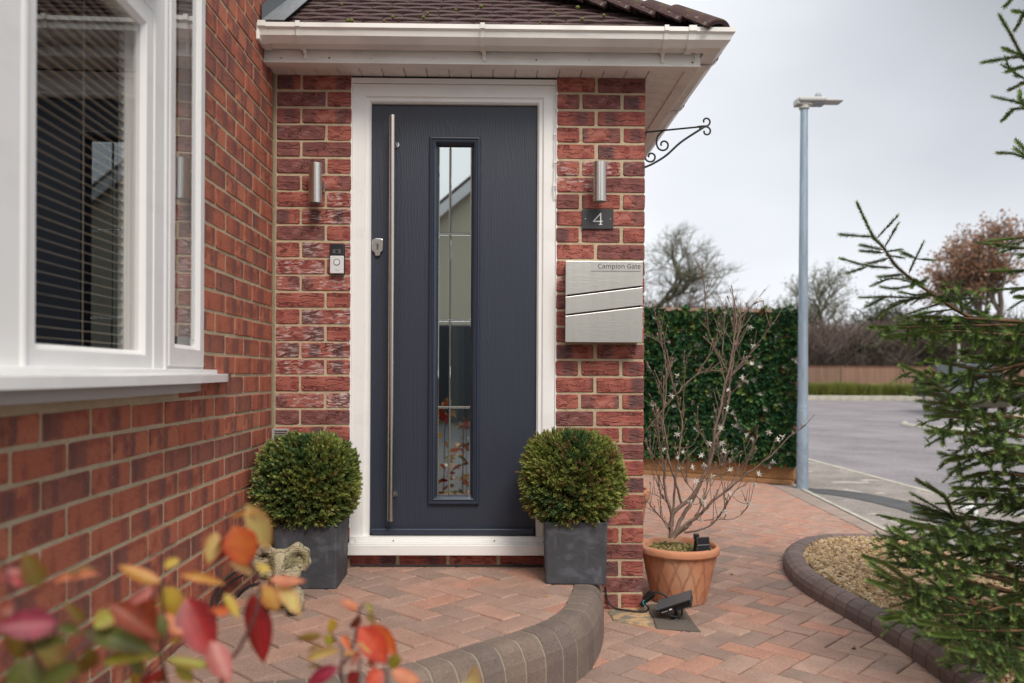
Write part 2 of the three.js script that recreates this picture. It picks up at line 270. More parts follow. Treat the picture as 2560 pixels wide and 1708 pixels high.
{ // timber
  const wd = (a, b, s) => (u, v) => { const w = fbm(u * 2, v * 6, s, 3, 2, 6), l = Math.abs(((v * 22 + w * 9) % 1) - .5) * 2, n = vn(u * 20, v * 180, s + 3, 20, 180); return mix3(a, b, clamp(.25 + .45 * l + .35 * (n - .5) + .35 * (w - .5))); };
  M.sleeper = mat({ roughness: .85, map: tex(256, 256, wd([.20, .095, .035], [.36, .185, .075], 5), [1, 4]) });
  M.board = mat({ roughness: .9, map: tex(256, 256, wd([.13, .055, .032], [.22, .105, .065], 15), [1, 3]) });
  M.fence = mat({ roughness: .9, map: tex(256, 256, (u, v) => { const n = vn(u * 60, v * 3, 3, 60, 3), l = fbm(u * 5, v * 3, 8, 3, 5, 3); return mix3([.15, .09, .062], [.27, .17, .125], .55 * n + .45 * l); }, [.5, .5]) });
  M.lattice = mat({ rgb: [.19, .075, .045], roughness: .9 });
  M.bark = mat({ rgb: [.13, .105, .08], roughness: .95 });
  M.barkGreen = mat({ rgb: [.12, .115, .075], roughness: .95 });
  M.twig = mat({ roughness: .8, map: tex(64, 128, (u, v) => { const n = fbm(u * 4, v * 8, 3, 4, 4, 8); return mix3([.10, .068, .055], [.30, .215, .17], n); }) });
  M.spruceBark = mat({ rgb: [.16, .085, .045], roughness: .9 });
}
{ // galvanised steel
  M.galv = mat({ roughness: .55, metalness: .25, map: tex(128, 256, (u, v) => { const n = fbm(u * 14, v * 26, 3, 4, 14, 26), l = fbm(u * 3, v * 4, 8, 3, 3, 4), s = .33 + .16 * (n - .5) + .12 * (l - .5); return [s * .80, s * 1.0, s * 1.22]; }) });
  M.lampGrey = mat({ rgb: [.46, .46, .45], roughness: .5 });
}
{ // weathered reconstituted stone for the little statue
  M.stone = mat({ roughness: .95, map: tex(256, 256, (u, v) => { const n = fbm(u * 8, v * 8, 3, 4, 8, 8), g = vn(u * 100, v * 100, 4, 100, 100), d = sm(.52, .72, fbm(u * 5, v * 5, 9, 4, 5, 5)), m = sm(.6, .75, fbm(u * 4, v * 4, 19, 3, 4, 4)); let c = mix3([.28, .235, .155], [.46, .40, .27], n + .35 * (g - .5)); c = mix3(c, [.14, .115, .085], .6 * d); return mix3(c, [.12, .12, .03], .5 * m); }, [4, 4]), bumpMap: btex(256, 256, (u, v) => { const w = fbm(u * 4, v * 4, 5, 3, 4, 4); return .8 * fbm(u * 20, v * 20, 4, 4, 20, 20) + .2 * sm(.3, .9, Math.abs(((v * 22 + w * 6) % 1) - .5) * 2); }, [4, 4]), bumpScale: .006 });
}

// ---------------------------------------------------------------- ground, road, footway
{
  const plane = (x0, x1, z0, z1, y) => boxUV(polyGeo([[x0, y, z1, x1, y, z1, x1, y, z0], [x0, y, z1, x1, y, z0, x0, y, z0]]));
  struct('ground', plane(-200, 200, -200, 200, -.16), M.verge);
  struct('road', plane(4.06, 40, -33.2, 60, -.05), M.road);
  struct('forecourt', plane(-30, 2.55, 3.4, 40, -.012), M.trench);
  struct('footway', T(boxUV(bx(2.6, 4.0, -.15, -.006, -30, 40, .002))), M.footway);
  // an old service trench, made good in dark tarmac
  const tr = []; const a = [[2.9, -3.72], [3.06, -3.5], [3.2, -3.1], [3.25, -2.6], [3.2, -2.1], [3.15, -1.3], [3.12, .5]], b = [[2.9, -4.0], [3.25, -3.85], [3.48, -3.35], [3.53, -2.7], [3.5, -2.1], [3.45, -1.3], [3.42, .5]];
  const ca = curvePts(a.map(p => [p[0], 0, p[1]]), 24), cb = curvePts(b.map(p => [p[0], 0, p[1]]), 24);
  for (let i = 0; i < 24; i++) { const p = ca[i], q = ca[i + 1], r = cb[i + 1], s = cb[i]; tr.push([p.x, -.002, p.z, s.x, -.002, s.z, r.x, -.002, r.z], [p.x, -.002, p.z, r.x, -.002, r.z, q.x, -.002, q.z]); }
  struct('trench_patch', boxUV(polyGeo(tr)), M.trench);
  const kb = thing('road_kerb', 'low pale concrete kerb between the footway and the near side of the road', 'kerb', [4.03, 0, 0]);
  const kg = boxUV(bx(-.035, .03, -.15, .004, -.453, .453, .012));
  for (let i = 0; i < 16; i++) part('kerb_stone', kg, M.concrete, kb, [0, 0, -8.5 + i * .915]);
  stuffed(part('far_kerb_stones', boxUV(bx(-.035, .03, -.15, .004, -33, -9.0, .012)), M.concrete, kb));
  const fk = thing('far_kerb', 'concrete kerb along the far end of the road below the low hedge', 'kerb', [0, 0, -33.3]);
  part('kerb_run', boxUV(bx(4, 23, -.15, .16, -.15, .0, .03)), M.concrete, fk);
  struct('far_verge', boxUV(bx(2, 60, -.3, .1, -60, -33.5, .01)), M.verge);
  // a kerbed nib of a neighbouring drive
  const nib = thing('drive_kerb', 'pale curved kerb at the mouth of a drive across the road', 'kerb', [0, 0, 0]);
  part('kerb_run', tube([[9.6, -.05, -15.2], [9.2, -.04, -14.4], [9.1, -.04, -13.2], [9.6, -.04, -12.4], [11, -.04, -11.9], [14, -.04, -11.6]], .07, .07, 8, 30), M.concrete, nib);
  struct('gravel_drive', plane(12.6, 22, -19.5, -12, -.03), mat({ rgb: [.46, .35, .2], roughness: 1 }));
}

// ---------------------------------------------------------------- bricks
function brickGeo(L, H, seed, u0 = 0, depth = .045) {
  const r = rng(seed), pts = [], k = .0045, j = () => (r() - .5) * .0026;
  for (const [x, y] of [[-L / 2 + k, -H / 2], [-L / 6, -H / 2], [L / 6, -H / 2], [L / 2 - k, -H / 2], [L / 2, -H / 2 + k], [L / 2, H / 2 - k], [L / 2 - k, H / 2], [L / 6, H / 2], [-L / 6, H / 2], [-L / 2 + k, H / 2], [-L / 2, H / 2 - k], [-L / 2, -H / 2 + k]]) pts.push([x + j(), y + j()]);
  const f = pts.map(([x, y]) => [x - Math.sign(x) * .0028, y - Math.sign(y) * .0028, (r() - .5) * .0012]), m = pts.map(([x, y]) => [x, y, -.004]), b = pts.map(([x, y]) => [x, y, -depth]);
  const g = strip([b, m, f], true), t = []; for (let i = 1; i < 11; i++) t.push([...f[0], ...f[i], ...f[i + 1]]);
  const o = mg(g, polyGeo(t)), p = o.attributes.position, uv = o.attributes.uv;
  for (let i = 0; i < p.count; i++) uv.setXY(i, u0 + (p.getX(i) + L / 2) / .218, (p.getY(i) + H / 2) / H * .94 + .03);
  return o;
}
const BG = {};
for (const [n, L] of [['s', .215], ['h', .1025], ['q', .17], ['t', .205]]) BG[n] = [0, 1, 2, 3, 4].map(i => brickGeo(L, .0655, 11 + i * 7 + L * 1e4 | 0, n === 'h' ? (i % 2) * .5 : 0));
const bed = k => .069 + .075 * k;
const brk = rng(77);
function brick(kind, mats, parent, x, y, z, turn) {
  const o = part('brick', BG[kind][brk() * 5 | 0], mats[brk() * mats.length | 0], parent, [x, y, z]);
  o.rotation.set(0, turn, 0); if (brk() < .5 && !turn) { o.rotation.z = Math.PI; }
  if (turn) { o.rotation.set(0, turn, 0); }
  o.position.y += (brk() - .5) * .0016; return o;
}

// ---------------------------------------------------------------- the house: side wall with the bow window
const house = thing('brick_house', 'red brick house side wall with a white bow window, left of the porch', 'house');
{
  const wall = part('wall', boxUV(mg(bx(-1.09, -.9800, -.3, 1.035, -.1, 3.2, 0), bx(-1.09, -.9800, 1.035, 3.05, -.1, .983, 0), bx(-1.09, -.9800, 2.5, 3.05, .985, 3.2, 0), bx(-1.09, -.9800, -.3, 3.05, 3.2, 5.2, 0))), M.mortar, house);
  const X = -.977, q = Math.PI / 2;
  for (let k = 0; k < 38; k++) {
    const y = bed(k) + .0375; const off = k % 2 ? .085 : .1975;
    for (let n = -1; n < 12; n++) {
      let z0 = off + .225 * n + .005, z1 = z0 + .215;           // a stretcher between two upright joints
      if (z1 < .03) continue;
      if (k < 12 ? z0 > 2.15 : z0 > .93) continue;
      if (k > 33 && z0 > .5) continue;
      const cut = z0 < .0;                                       // closers at the corner
      if (cut) { const L = z1 - .008; const o = part('brick', L > .13 ? BG.q[n & 3] : BG.h[k % 5], M.housebrick[brk() * 8 | 0], wall, [X + (brk() - .5) * .002, y, (z1 + .008) / 2]); o.rotation.y = q; o.scale.x = L / (L > .13 ? .17 : .1025); continue; }
      { const e = k > 12 ? Math.min(z1, .985) : z1, o = brick('s', M.housebrick, wall, X + (brk() - .5) * .003, y, (z0 + e) / 2, q); o.scale.x = (e - z0) / .215; }
    }
  }
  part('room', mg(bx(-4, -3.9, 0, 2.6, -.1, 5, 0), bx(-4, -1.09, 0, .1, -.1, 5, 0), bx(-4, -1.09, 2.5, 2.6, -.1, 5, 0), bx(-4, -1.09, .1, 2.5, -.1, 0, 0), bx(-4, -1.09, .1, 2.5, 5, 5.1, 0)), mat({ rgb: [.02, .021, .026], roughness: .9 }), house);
  // bow window: three faces seen from the right
  const Q = [[-.945, .975], [-.893, 1.43], [-.876, 2.14], [-.905, 2.78], [-.955, 3.2]];
  const frames = [], panes = [];
  for (let s = 0; s < 4; s++) {
    const [bxx, bz] = Q[s], [ax, az] = Q[s + 1], L = Math.hypot(bxx - ax, bz - az), th = Math.atan2(-(bz - az), bxx - ax);
    const put = g => T(g, ax, 0, az, 0, th);
    const outer = (y0, y1, x1, f = .045) => ringFrame(0, y0, x1, y1, [[0, -.07], [0, 0], [f, 0], [f + .003, -.003], [f + .003, -.07]]);
    const bead = (y0, y1, x1) => ringFrame(.045, y0 + .045, x1 - .045, y1 - .045, [[0, -.002], [.002, -.001], [.010, -.010], [.012, -.013], [.012, -.03]]);
    if (s === 1 || s === 2) {   // fixed light below, top-hung light above
      const X = L - .082;
      frames.push(put(outer(1.052, 2.0, X)), put(bead(1.052, 2.0, X)), put(bx(X + .001, L, 1.04, 2.5, -.028, .003, .004)));
      panes.push(put(T(new THREE.PlaneGeometry(X - .114, .834), X / 2, 1.526, -.014)));
      frames.push(put(outer(2.002, 2.5, X, .03)), put(ringFrame(.022, 2.026, X - .022, 2.48, [[0, 0], [0, .018], [.004, .022], [.038, .022], [.062, .002], [.066, -.02]])));
      panes.push(put(T(new THREE.PlaneGeometry(X - .17, .33), X / 2, 2.26, -.012)));
    } else {                    // side-hung light
      frames.push(put(outer(1.040, 2.5, L)), put(ringFrame(.024, 1.072, L - .024, 2.47, [[0, 0], [0, .006], [.003, .008], [.052, .008], [.064, -.002], [.066, -.02]])));
      panes.push(put(T(new THREE.PlaneGeometry(L - .178, 1.23), L / 2, 1.775, -.006)));
    }
    if (s) frames.push(cyl(.022, .022, 1.44, bxx - .014, 1.78, bz, 10));
  }
  frames.push(bx(-1.0, -.958, 1.06, 2.5, .955, .985, .004));
  const win = part('bow_window', boxUV(mg(frames)), M.upvc, house);
  panes.forEach((g, i) => part('pane', g, i === 0 ? M.winGlassSide : M.winGlass, win));
  const sp = [[-.962, .66], [-.925, .80], [-.868, 1.2], [-.83, 1.75], [-.822, 2.1], [-.845, 2.75], [-.91, 3.2], [-1.0, 3.2], [-1.0, .66]];
  part('window_sill', boxUV(mg(prism(sp, 1.022, 1.050, .005), prism(sp.map(([x, z]) => [Math.max(-1, x - .035), z]), 1.045, 1.064, .004))), M.upvc, win);
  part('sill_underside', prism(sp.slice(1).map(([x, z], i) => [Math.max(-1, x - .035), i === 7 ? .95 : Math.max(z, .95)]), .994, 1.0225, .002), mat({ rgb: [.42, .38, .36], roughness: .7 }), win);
  part('end_cap', bx(-.968, -.955, 1.02, 1.05, .652, .660, .001), mat({ rgb: [.10, .05, .03], roughness: .8 }), win);
  part('window_board', mg(prism([[-1.1, .98], [-.96, .98], [-.91, 1.43], [-.9, 2.09], [-.92, 2.75], [-1.1, 3.2]], 1.04, 1.066, .002), prism([[-1.1, .98], [-.93, .98], [-.87, 1.43], [-.85, 2.09], [-.88, 2.75], [-.96, 3.2], [-1.1, 3.2]], 2.495, 2.56, .002)), M.upvc, win);
}
{ // the blind hangs inside the middle light
  const b = thing('venetian_blind', 'beige slatted blind hanging inside the bow window', 'blind', [-.936, 1.045, 2.13], Math.atan2(.66, -.017));
  const sm_ = mat({ rgb: [.38, .32, .23], roughness: .6 });
  const g = bx(.02, .70, -.0005, .0005, -.0060, .0060, .0004);
  for (let i = 0; i < 58; i++) { const o = part('slat', g, sm_, b, [0, .035 + i * .0228, 0]); o.rotation.x = .16 + .02 * Math.sin(i * 2.3); }
  for (const x of [.12, .34, .56]) part('cord', cyl(.0007, .0007, 1.36, x, .70, .008, 6), sm_, b);
  part('bottom_rail', bx(.02, .66, .005, .018, -.012, .012, .003), sm_, b);
}

// ---------------------------------------------------------------- the porch
const porch = thing('brick_porch', 'red brick porch with a dark front door, tiled roof and white gutter', 'porch');
{
  const wall = part('wall', boxUV(mg(bx(-.977, -.628, -.05, 2.39, -.12, -.0045, 0), bx(.291, .6880, -.12, 2.39, -.12, -.0045, 0), bx(-.628, .291, -.05, .262, -.12, -.0045, 0), bx(.585, .6880, -.12, 2.39, -2.4, -.12, 0), T(new THREE.CylinderGeometry(.011, .011, 2.4, 8), -.972, 1.2, -.004))), M.mortar, porch);
  const place = (x0, x1, k, mats, zoff = 0) => {
    const L = x1 - x0, kind = L < .13 ? 'h' : L < .19 ? 'q' : 's', nominal = { h: .1025, q: .17, s: .215 }[kind];
    const o = brick(kind, mats, wall, (x0 + x1) / 2, bed(k) + .0375, zoff + (brk() - .5) * .003, 0); o.scale.x = L / nominal; return o;
  };
  for (let k = 2; k < 31; k++) {   // left pier
    const m = k < 11 || k > 21 ? M.rusticA.concat(k > 23 ? [] : M.rusticB.slice(0, 3)) : k < 20 ? M.rusticB.concat(M.rusticA.slice(0, 2)) : M.rusticA.concat(M.rusticB.slice(0, 4));
    if (k % 2 === 0) { place(-.962, -.858, k, m); place(-.848, -.6285, k, m); } else { place(-.962, -.746, k, m); place(-.736, -.6285, k, m); }
  }
  for (let k = -1; k < 31; k++) {   // right pier
    const m = k > 14 && k < 20 || k > 23 && k < 27 ? M.rusticA.concat(M.rusticB.slice(0, 2)) : M.rusticA;
    if (md(k, 2) === 0) { place(.2915, .4635, k, m); place(.4765, .691, k, m); } else { place(.2915, .3935, k, m); place(.4075, .579, k, m); place(.593, .691, k, m); }
  }
  for (const [a, b] of [[-.628, -.42], [-.405, -.195], [-.18, .03], [.045, .255]]) { const o = place(a, b, 2, M.rusticA.slice(0, 4), -.001); o.position.y = .2195; o.scale.y = .86; }
  { const l = []; const r = rng(5); for (let k = 0; k < 31; k++) for (let n = 0; n < 10; n++) { const z = -.11 - n * .225 - (k % 2) * .112; l.push(T(BG.s[r() * 5 | 0].clone(), .691, bed(k) + .0375, z, 0, Math.PI / 2)); } stuffed(part('side_bricks', mg(l), M.rusticA[2], wall)); }
  // hall behind the door
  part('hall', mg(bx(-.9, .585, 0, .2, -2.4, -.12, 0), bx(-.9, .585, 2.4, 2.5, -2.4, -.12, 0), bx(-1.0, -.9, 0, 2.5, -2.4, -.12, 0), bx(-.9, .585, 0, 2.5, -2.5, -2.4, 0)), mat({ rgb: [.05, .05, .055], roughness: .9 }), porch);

  // front door
  const shp = new THREE.Shape([[-.542, .327], [.207, .327], [.207, 2.268], [-.542, 2.268]].map(p => new THREE.Vector2(...p)));
  shp.holes.push(new THREE.Path([[-.262, .49], [-.072, .49], [-.072, 2.108], [-.262, 2.108]].map(p => new THREE.Vector2(...p))));
  const leaf = part('front_door', T(new THREE.ExtrudeGeometry(shp, { depth: .044, bevelEnabled: true, bevelSize: .002, bevelThickness: .002, bevelSegments: 1 }), 0, 0, -.086), M.door, porch);
  part('door_frame', boxUV(mg(ringFrame(-.627, .24, .2905, 2.356, [[0, -.1], [0, -.012], [.004, -.008], [.056, -.008], [.06, -.013], [.063, -.016], [.076, -.016], [.0835, -.026], [.0835, -.1]]), bx(-.627, .2905, 2.357, 2.3805, -.1, -.003, .003), bx(-.634, -.6255, .26, 2.38, -.02, -.002, .003), bx(.289, .2965, .26, 2.38, -.02, -.002, .003))), M.upvc, leaf);
  part('threshold', boxUV(mg(bx(-.628, .2905, .296, .3235, -.09, .012, .002), bx(-.6, .26, .3, .316, .012, .018, .002), bx(-.635, .297, .249, .296, -.09, .052, .004), bx(-.628, .29, .2965, .300, .012, .044, .001))), M.upvc, leaf);
  for (const x of [-.43, .02]) part('drain_hole', cyl(.003, .003, .004, x, .3085, .0185, 10, 'z'), M.black, leaf);
  part('weather_bar', mg(bx(-.535, .2, .328, .356, -.04, -.012, .006)), M.doorTrim, leaf);
  part('glazing_trim', ringFrame(-.281, .463, -.051, 2.127, [[0, -.045], [0, -.028], [.004, -.023], [.010, -.022], [.014, -.029], [.018, -.029], [.022, -.024], [.027, -.026], [.031, -.036], [.036, -.044], [.0395, -.06]]), M.doorTrim, leaf);
  const ys = [.5025, .902, 1.298, 1.690, 2.0875], xs = [-.2415, -.188, -.0905];
  for (let r = 0; r < 4; r++) for (let c = 0; c < 2; c++) {
    const x0 = xs[c] + .0012, x1 = xs[c + 1] - .0012, y0 = ys[r] + .0012, y1 = ys[r + 1] - .0012, b = .0045, z = -.0550;
    const g = mg(ringFrame(x0, y0, x1, y1, [[0, -.0555], [b, z]]), T(new THREE.PlaneGeometry(x1 - x0 - 2 * b, y1 - y0 - 2 * b), (x0 + x1) / 2, (y0 + y1) / 2, z));
    part('glass_pane', g, M.doorGlass, leaf);
  }
  for (let r = 1; r < 4; r++) part('glazing_bar', bx(-.2415, -.0905, ys[r] - .0022, ys[r] + .0022, -.058, -.0505, .001), M.steelDark, leaf);
  part('glazing_bar', bx(-.1896, -.1864, .5025, 2.0875, -.058, -.0512, .001), mat({ rgb: [.10, .10, .10], roughness: .5 }), leaf);
  part('inner_curtain', (() => { const rows = []; for (let i = 0; i <= 16; i++) rows.push([[-.2 + i * .014, .3, -.34 + .012 * Math.sin(i * 1.7)], [-.2 + i * .014, 1.32, -.34 + .012 * Math.sin(i * 1.7)]]); return strip(rows); })(), mat({ rgb: [.42, .52, .50], roughness: 1 }), leaf);
  const h = part('pull_handle', mg(cyl(.0132, .0132, 1.80, -.442, 1.30, .032, 28), cyl(.0115, .0115, 1.804, -.442, 1.30, .032, 28)), M.steel, leaf);
  for (const y of [.507, 2.089]) part('handle_fixing', mg(cyl(.009, .009, .07, -.438, y, -.004, 16, 'z'), cyl(.015, .015, .006, -.434, y, -.037, 20, 'z')), M.chrome, h);
  const es = new THREE.Shape(); es.moveTo(-.020, .034); es.quadraticCurveTo(0, .042, .020, .034); es.lineTo(.024, .022); es.lineTo(.022, -.012); es.quadraticCurveTo(.018, -.02, .012, -.022); es.lineTo(.009, -.036); es.quadraticCurveTo(0, -.040, -.009, -.036); es.lineTo(-.012, -.022); es.quadraticCurveTo(-.018, -.02, -.022, -.012); es.lineTo(-.024, .022); es.closePath();
  const lk = part('lock_plate', T(new THREE.ExtrudeGeometry(es, { depth: .006, bevelEnabled: true, bevelSize: .003, bevelThickness: .005, bevelSegments: 3, curveSegments: 8 }), -.5135, 1.624, -.038), M.chrome, leaf);
  part('keyhole', mg(cyl(.0085, .0085, .004, -.5135, 1.634, -.025, 20, 'z'), bx(-.518, -.509, 1.612, 1.634, -.027, -.0235, .001)), M.steelDark, lk);
  part('key_slot', bx(-.5147, -.5123, 1.615, 1.638, -.0235, -.0225, 0), M.black, lk);
}
{ // roof
  const P = 33 * Math.PI / 180, cp = Math.cos(P), sn = Math.sin(P), E0 = [.93, 2.502, .205];
  const top = [-.977, 2.502 + 1.907 * Math.tan(P), .205 - 1.907];
  const roof = part('roof', polyGeo([[-.977, 2.488, .205, .93, 2.488, .205, -.977, 2.488 + 1.907 * Math.tan(P), .205 - 1.907], [...E0, .93, 2.502, -3.2, ...top], [.93, 2.502, -3.2, -.977, 2.502, -3.2, ...top], [-.977, 2.46, .19, .915, 2.46, .19, -.977, 3.68, -1.7]]), M.tile[0], porch);
  const tg = [0, 1, 2].map(v => { const r = rng(31 + v), w = .1605, th = .0125, L = .15, top_ = [], bot = [], n = 8; for (let i = 0; i <= n; i++) { const x = -w / 2 + w * i / n, c = -.0045 * (2 * x / w) ** 2 + (r() - .5) * .0012; top_.push([x, c]); bot.push([x, c * .6 - th]); }
    const rows = []; const sec = [...top_, ...bot.reverse()]; for (const y of [0, .003, L]) rows.push(sec.map(([x, z]) => [x * (y === 0 ? .985 : 1), y, z - (y === 0 ? .001 : 0)])); const g = strip(rows, true); const cap = []; for (let i = 0; i < n; i++) cap.push([...[sec[i][0], 0, sec[i][1] - .001], ...[sec[2 * n + 1 - i][0], 0, sec[2 * n + 1 - i][1] - .001], ...[sec[2 * n - i][0], 0, sec[2 * n - i][1] - .001]], [...[sec[i][0], 0, sec[i][1] - .001], ...[sec[2 * n - i][0], 0, sec[2 * n - i][1] - .001], ...[sec[i + 1][0], 0, sec[i + 1][1] - .001]]); return boxUV(mg(g, polyGeo(cap))); });
  const r = rng(9);
  for (let i = 0; i < 10; i++) {
    const t = i * .098 - .02, z = .205 - t * cp, y = 2.502 + t * sn, xr = .93 - Math.max(0, t) * cp;
    for (let n = 0; n < 13; n++) { const x = -.977 + .08 + n * .1635 + (i % 2) * .082; if (x - .075 > xr) break; const o = part('roof_tile', tg[r() * 3 | 0], M.tile[r() * 3 | 0], roof, [Math.min(x, xr - .03) + (r() - .5) * .004, y + .020 * cp + (r() - .5) * .003, z + .020 * sn]); o.rotation.set(-(Math.PI / 2 - P) - .085, 0, (r() - .5) * .012); }
  }
  { const up = []; for (let i = 10; i < 22; i++) { const t = i * .098 - .02, xr = .93 - t * cp; for (let n = 0; n < 13; n++) { const x = -.977 + .08 + n * .1635 + (i % 2) * .082; if (x - .075 > xr) break; up.push(tg[n % 3].clone().rotateX(-(Math.PI / 2 - P) - .085).translate(Math.min(x, xr - .03), 2.502 + t * sn + .020 * cp, .205 - t * cp + .020 * sn)); } } stuffed(part('upper_tiles', mg(up), M.tile[1], roof)); }
  const hd = V(-1, Math.tan(P), -1).normalize(), up = V(.35, 1.3, .35); const hipQ = new THREE.Quaternion().setFromRotationMatrix(new THREE.Matrix4().makeBasis(V().crossVectors(hd, up).normalize(), hd, V().crossVectors(V().crossVectors(hd, up), hd).normalize()));
  const hg = (() => { const rows = []; for (const [y, rr] of [[0, .098], [.006, .104], [.25, .082]]) { const row = []; for (let a = 0; a <= 12; a++) { const t = -1.25 + 2.5 * a / 12; row.push([Math.sin(t) * rr, y, Math.cos(t) * rr * .72]); } for (let a = 12; a >= 0; a--) { const t = -1.25 + 2.5 * a / 12; row.push([Math.sin(t) * (rr - .016), y, Math.cos(t) * (rr - .016) * .72 - .004]); } rows.push(row); } const b = rows[0], cap = []; for (let a = 0; a < 12; a++) cap.push([...b[a], ...b[25 - a], ...b[24 - a]], [...b[a], ...b[24 - a], ...b[a + 1]]); return boxUV(mg(strip(rows, true), polyGeo(cap))); })();
  for (let i = 0; i < 20; i++) { const d = -.03 + i * .148; const o = part('hip_tile', hg, M.hip, roof, [.93 + hd.x * d, 2.502 + hd.y * d - .005 + .004 * (r() - .5), .205 + hd.z * d]); o.quaternion.copy(hipQ).multiply(eul(.17, (r() - .5) * .12, 0)); }
  const mo = []; for (let i = 0; i < 16; i++) { const k = i % 5, t = k * .098 - .012; mo.push(T(new THREE.IcosahedronGeometry(.0045 + .0065 * r(), 1), -.85 + 1.55 * r(), 2.502 + t * sn + .034, .205 - t * cp + .026)); } mo.forEach(g => g.scale(1, 1, 1)); stuffed(part('moss', mg(mo), M.moss, roof));
  part('lead_flashing', mg(strip([[[-.968, 2.50, .225], [-.968, 2.60, .225]], [[-.968, 2.50 + 1.2 * sn, .225 - 1.2 * cp], [-.968, 2.66 + 1.2 * sn, .225 - 1.2 * cp]]]), T(bx(-.972, -.875, 0, 1.3, -.002, .003, .001), 0, 2.507 + .034 * cp, .205 + .034 * sn, -(Math.PI / 2 - P))), M.lead, roof);

  // gutter with its mitred corner, swept along the front and the right side
  const prof = [[.166, 2.438], [.226, 2.438], [.256, 2.461], [.262, 2.482], [.272, 2.490], [.272, 2.508], [.266, 2.510], [.263, 2.494], [.254, 2.470], [.224, 2.446], [.172, 2.446], [.171, 2.505], [.166, 2.506]];
  const run = (pr, x0, x1, z1) => { const rows = [pr.map(([o, y]) => [x0, y, o])]; if (z1 === undefined) rows.push(pr.map(([o, y]) => [x1, y, o])); else { rows.push(pr.map(([o, y]) => [.745 + o, y, o])); rows.push(pr.map(([o, y]) => [.745 + o, y, z1])); } return boxUV(strip(rows, true)); };
  const gutter = part('gutter', run(prof, -.965, 0, -2.2), M.gutter, porch);
  const fat = (k, s = 1) => prof.slice(0, 7).map(([o, y]) => [o + (o - .2) * k * s, y + (y - 2.49) * k + (y > 2.5 ? .003 : 0)]).concat([[.262, 2.500], [.248, 2.472], [.222, 2.448], [.172, 2.448], [.170, 2.50]]);
  const strap = (x, w) => mg(run(fat(.09), x - w / 2, x + w / 2), polyGeo(fat(.09).slice(1, 6).map((p, i, a) => [x - w / 2, 2.47, .2, x - w / 2, p[1], p[0], x - w / 2, a[Math.min(i + 1, a.length - 1)][1], a[Math.min(i + 1, a.length - 1)][0]])));
  for (const x of [-.807, -.041, .728]) part('gutter_bracket', mg(strap(x, .018), T(bx(-.008, .008, -.05, .02, -.002, .005, .002), x + .006, 2.432, .166, .9), bx(x - .002, x + .014, 2.40, 2.425, .151, .157, .002)), M.gutter, gutter);
  for (const x of [-.955, .837]) part('gutter_union', strap(x, .032), M.gutter, gutter);
  part('stop_end', bx(-.985, -.965, 2.436, 2.509, .164, .27, .006), M.gutter, gutter);
  const side = (z, w) => { const pr = fat(.09); return strip([pr.map(([o, y]) => [.745 + o, y, z - w / 2]), pr.map(([o, y]) => [.745 + o, y, z + w / 2])], true); };
  for (const z of [.02, -.62]) part('gutter_union', side(z, .05), M.gutter, gutter);
  // fascia and soffit
  const fas = part('fascia', boxUV(mg(bx(-.985, .895, 2.392, 2.50, .134, .150, .003), bx(-.985, .901, 2.384, 2.3925, .1, .156, .003), bx(.879, .895, 2.392, 2.50, -2.3, .134, .003), bx(.845, .901, 2.384, 2.3925, -2.3, .1, .003))), M.gutter, porch);
  part('corner_cover', bx(.872, .899, 2.383, 2.45, .12, .1545, .003), M.gutter, fas);
  for (const [x, y, s] of [[-.905, 2.405, 1], [-.70, 2.408, 1.3], [-.04, 2.405, 1.1], [.19, 2.408, 1.2], [.865, 2.405, 1.4], [-.52, 2.408, .5], [.42, 2.41, .5], [-.25, 2.41, .5]]) part('nail', cyl(.0028 * s, .0028 * s, .003, x, y, .1505, 10, 'z'), mat({ rgb: [.10, .055, .03], roughness: .9 }), fas);
  const sof = part('soffit', mg(bx(-.977, .879, 2.4, 2.41, -.02, .134, 0), bx(.685, .879, 2.4, 2.41, -2.3, -.02, 0)), M.gutter, porch);
  for (let i = 0; i < 19; i++) { const x = -.975 + i * .098; if (x + .095 > .70) break; part('soffit_board', bx(x, x + .0955, 2.390, 2.399, -.015, .101, .002), M.gutter, sof); }
  for (let i = 0; i < 18; i++) part('soffit_board', bx(.693, .848, 2.390, 2.399, -.0 - i * .098 - .0955 + .1, -.0 - i * .098 + .1, .002), M.gutter, sof);
  const bars = []; for (let i = 0; i < 196; i++) bars.push(bx(-.97 + i * .0095, -.9655 + i * .0095, 2.3905, 2.394, .106, .129, 0));
  for (let i = 0; i < 180; i++) bars.push(bx(.853, .876, 2.3905, 2.394, .095 - i * .0095 - .0045, .095 - i * .0095, 0));
  stuffed(part('vent_grille', mg(bars, bx(-.975, .85, 2.389, 2.394, .1015, .106, 0), bx(-.975, .85, 2.389, 2.394, .129, .134, 0), bx(.8485, .853, 2.389, 2.394, -2, .1, 0), bx(.876, .879, 2.389, 2.394, -2, .1, 0)), M.gutter, sof));
  part('vent_slot', mg(bx(-.975, .85, 2.396, 2.399, .102, .134, 0), bx(.849, .879, 2.396, 2.399, -2, .1, 0)), M.void, sof);
}

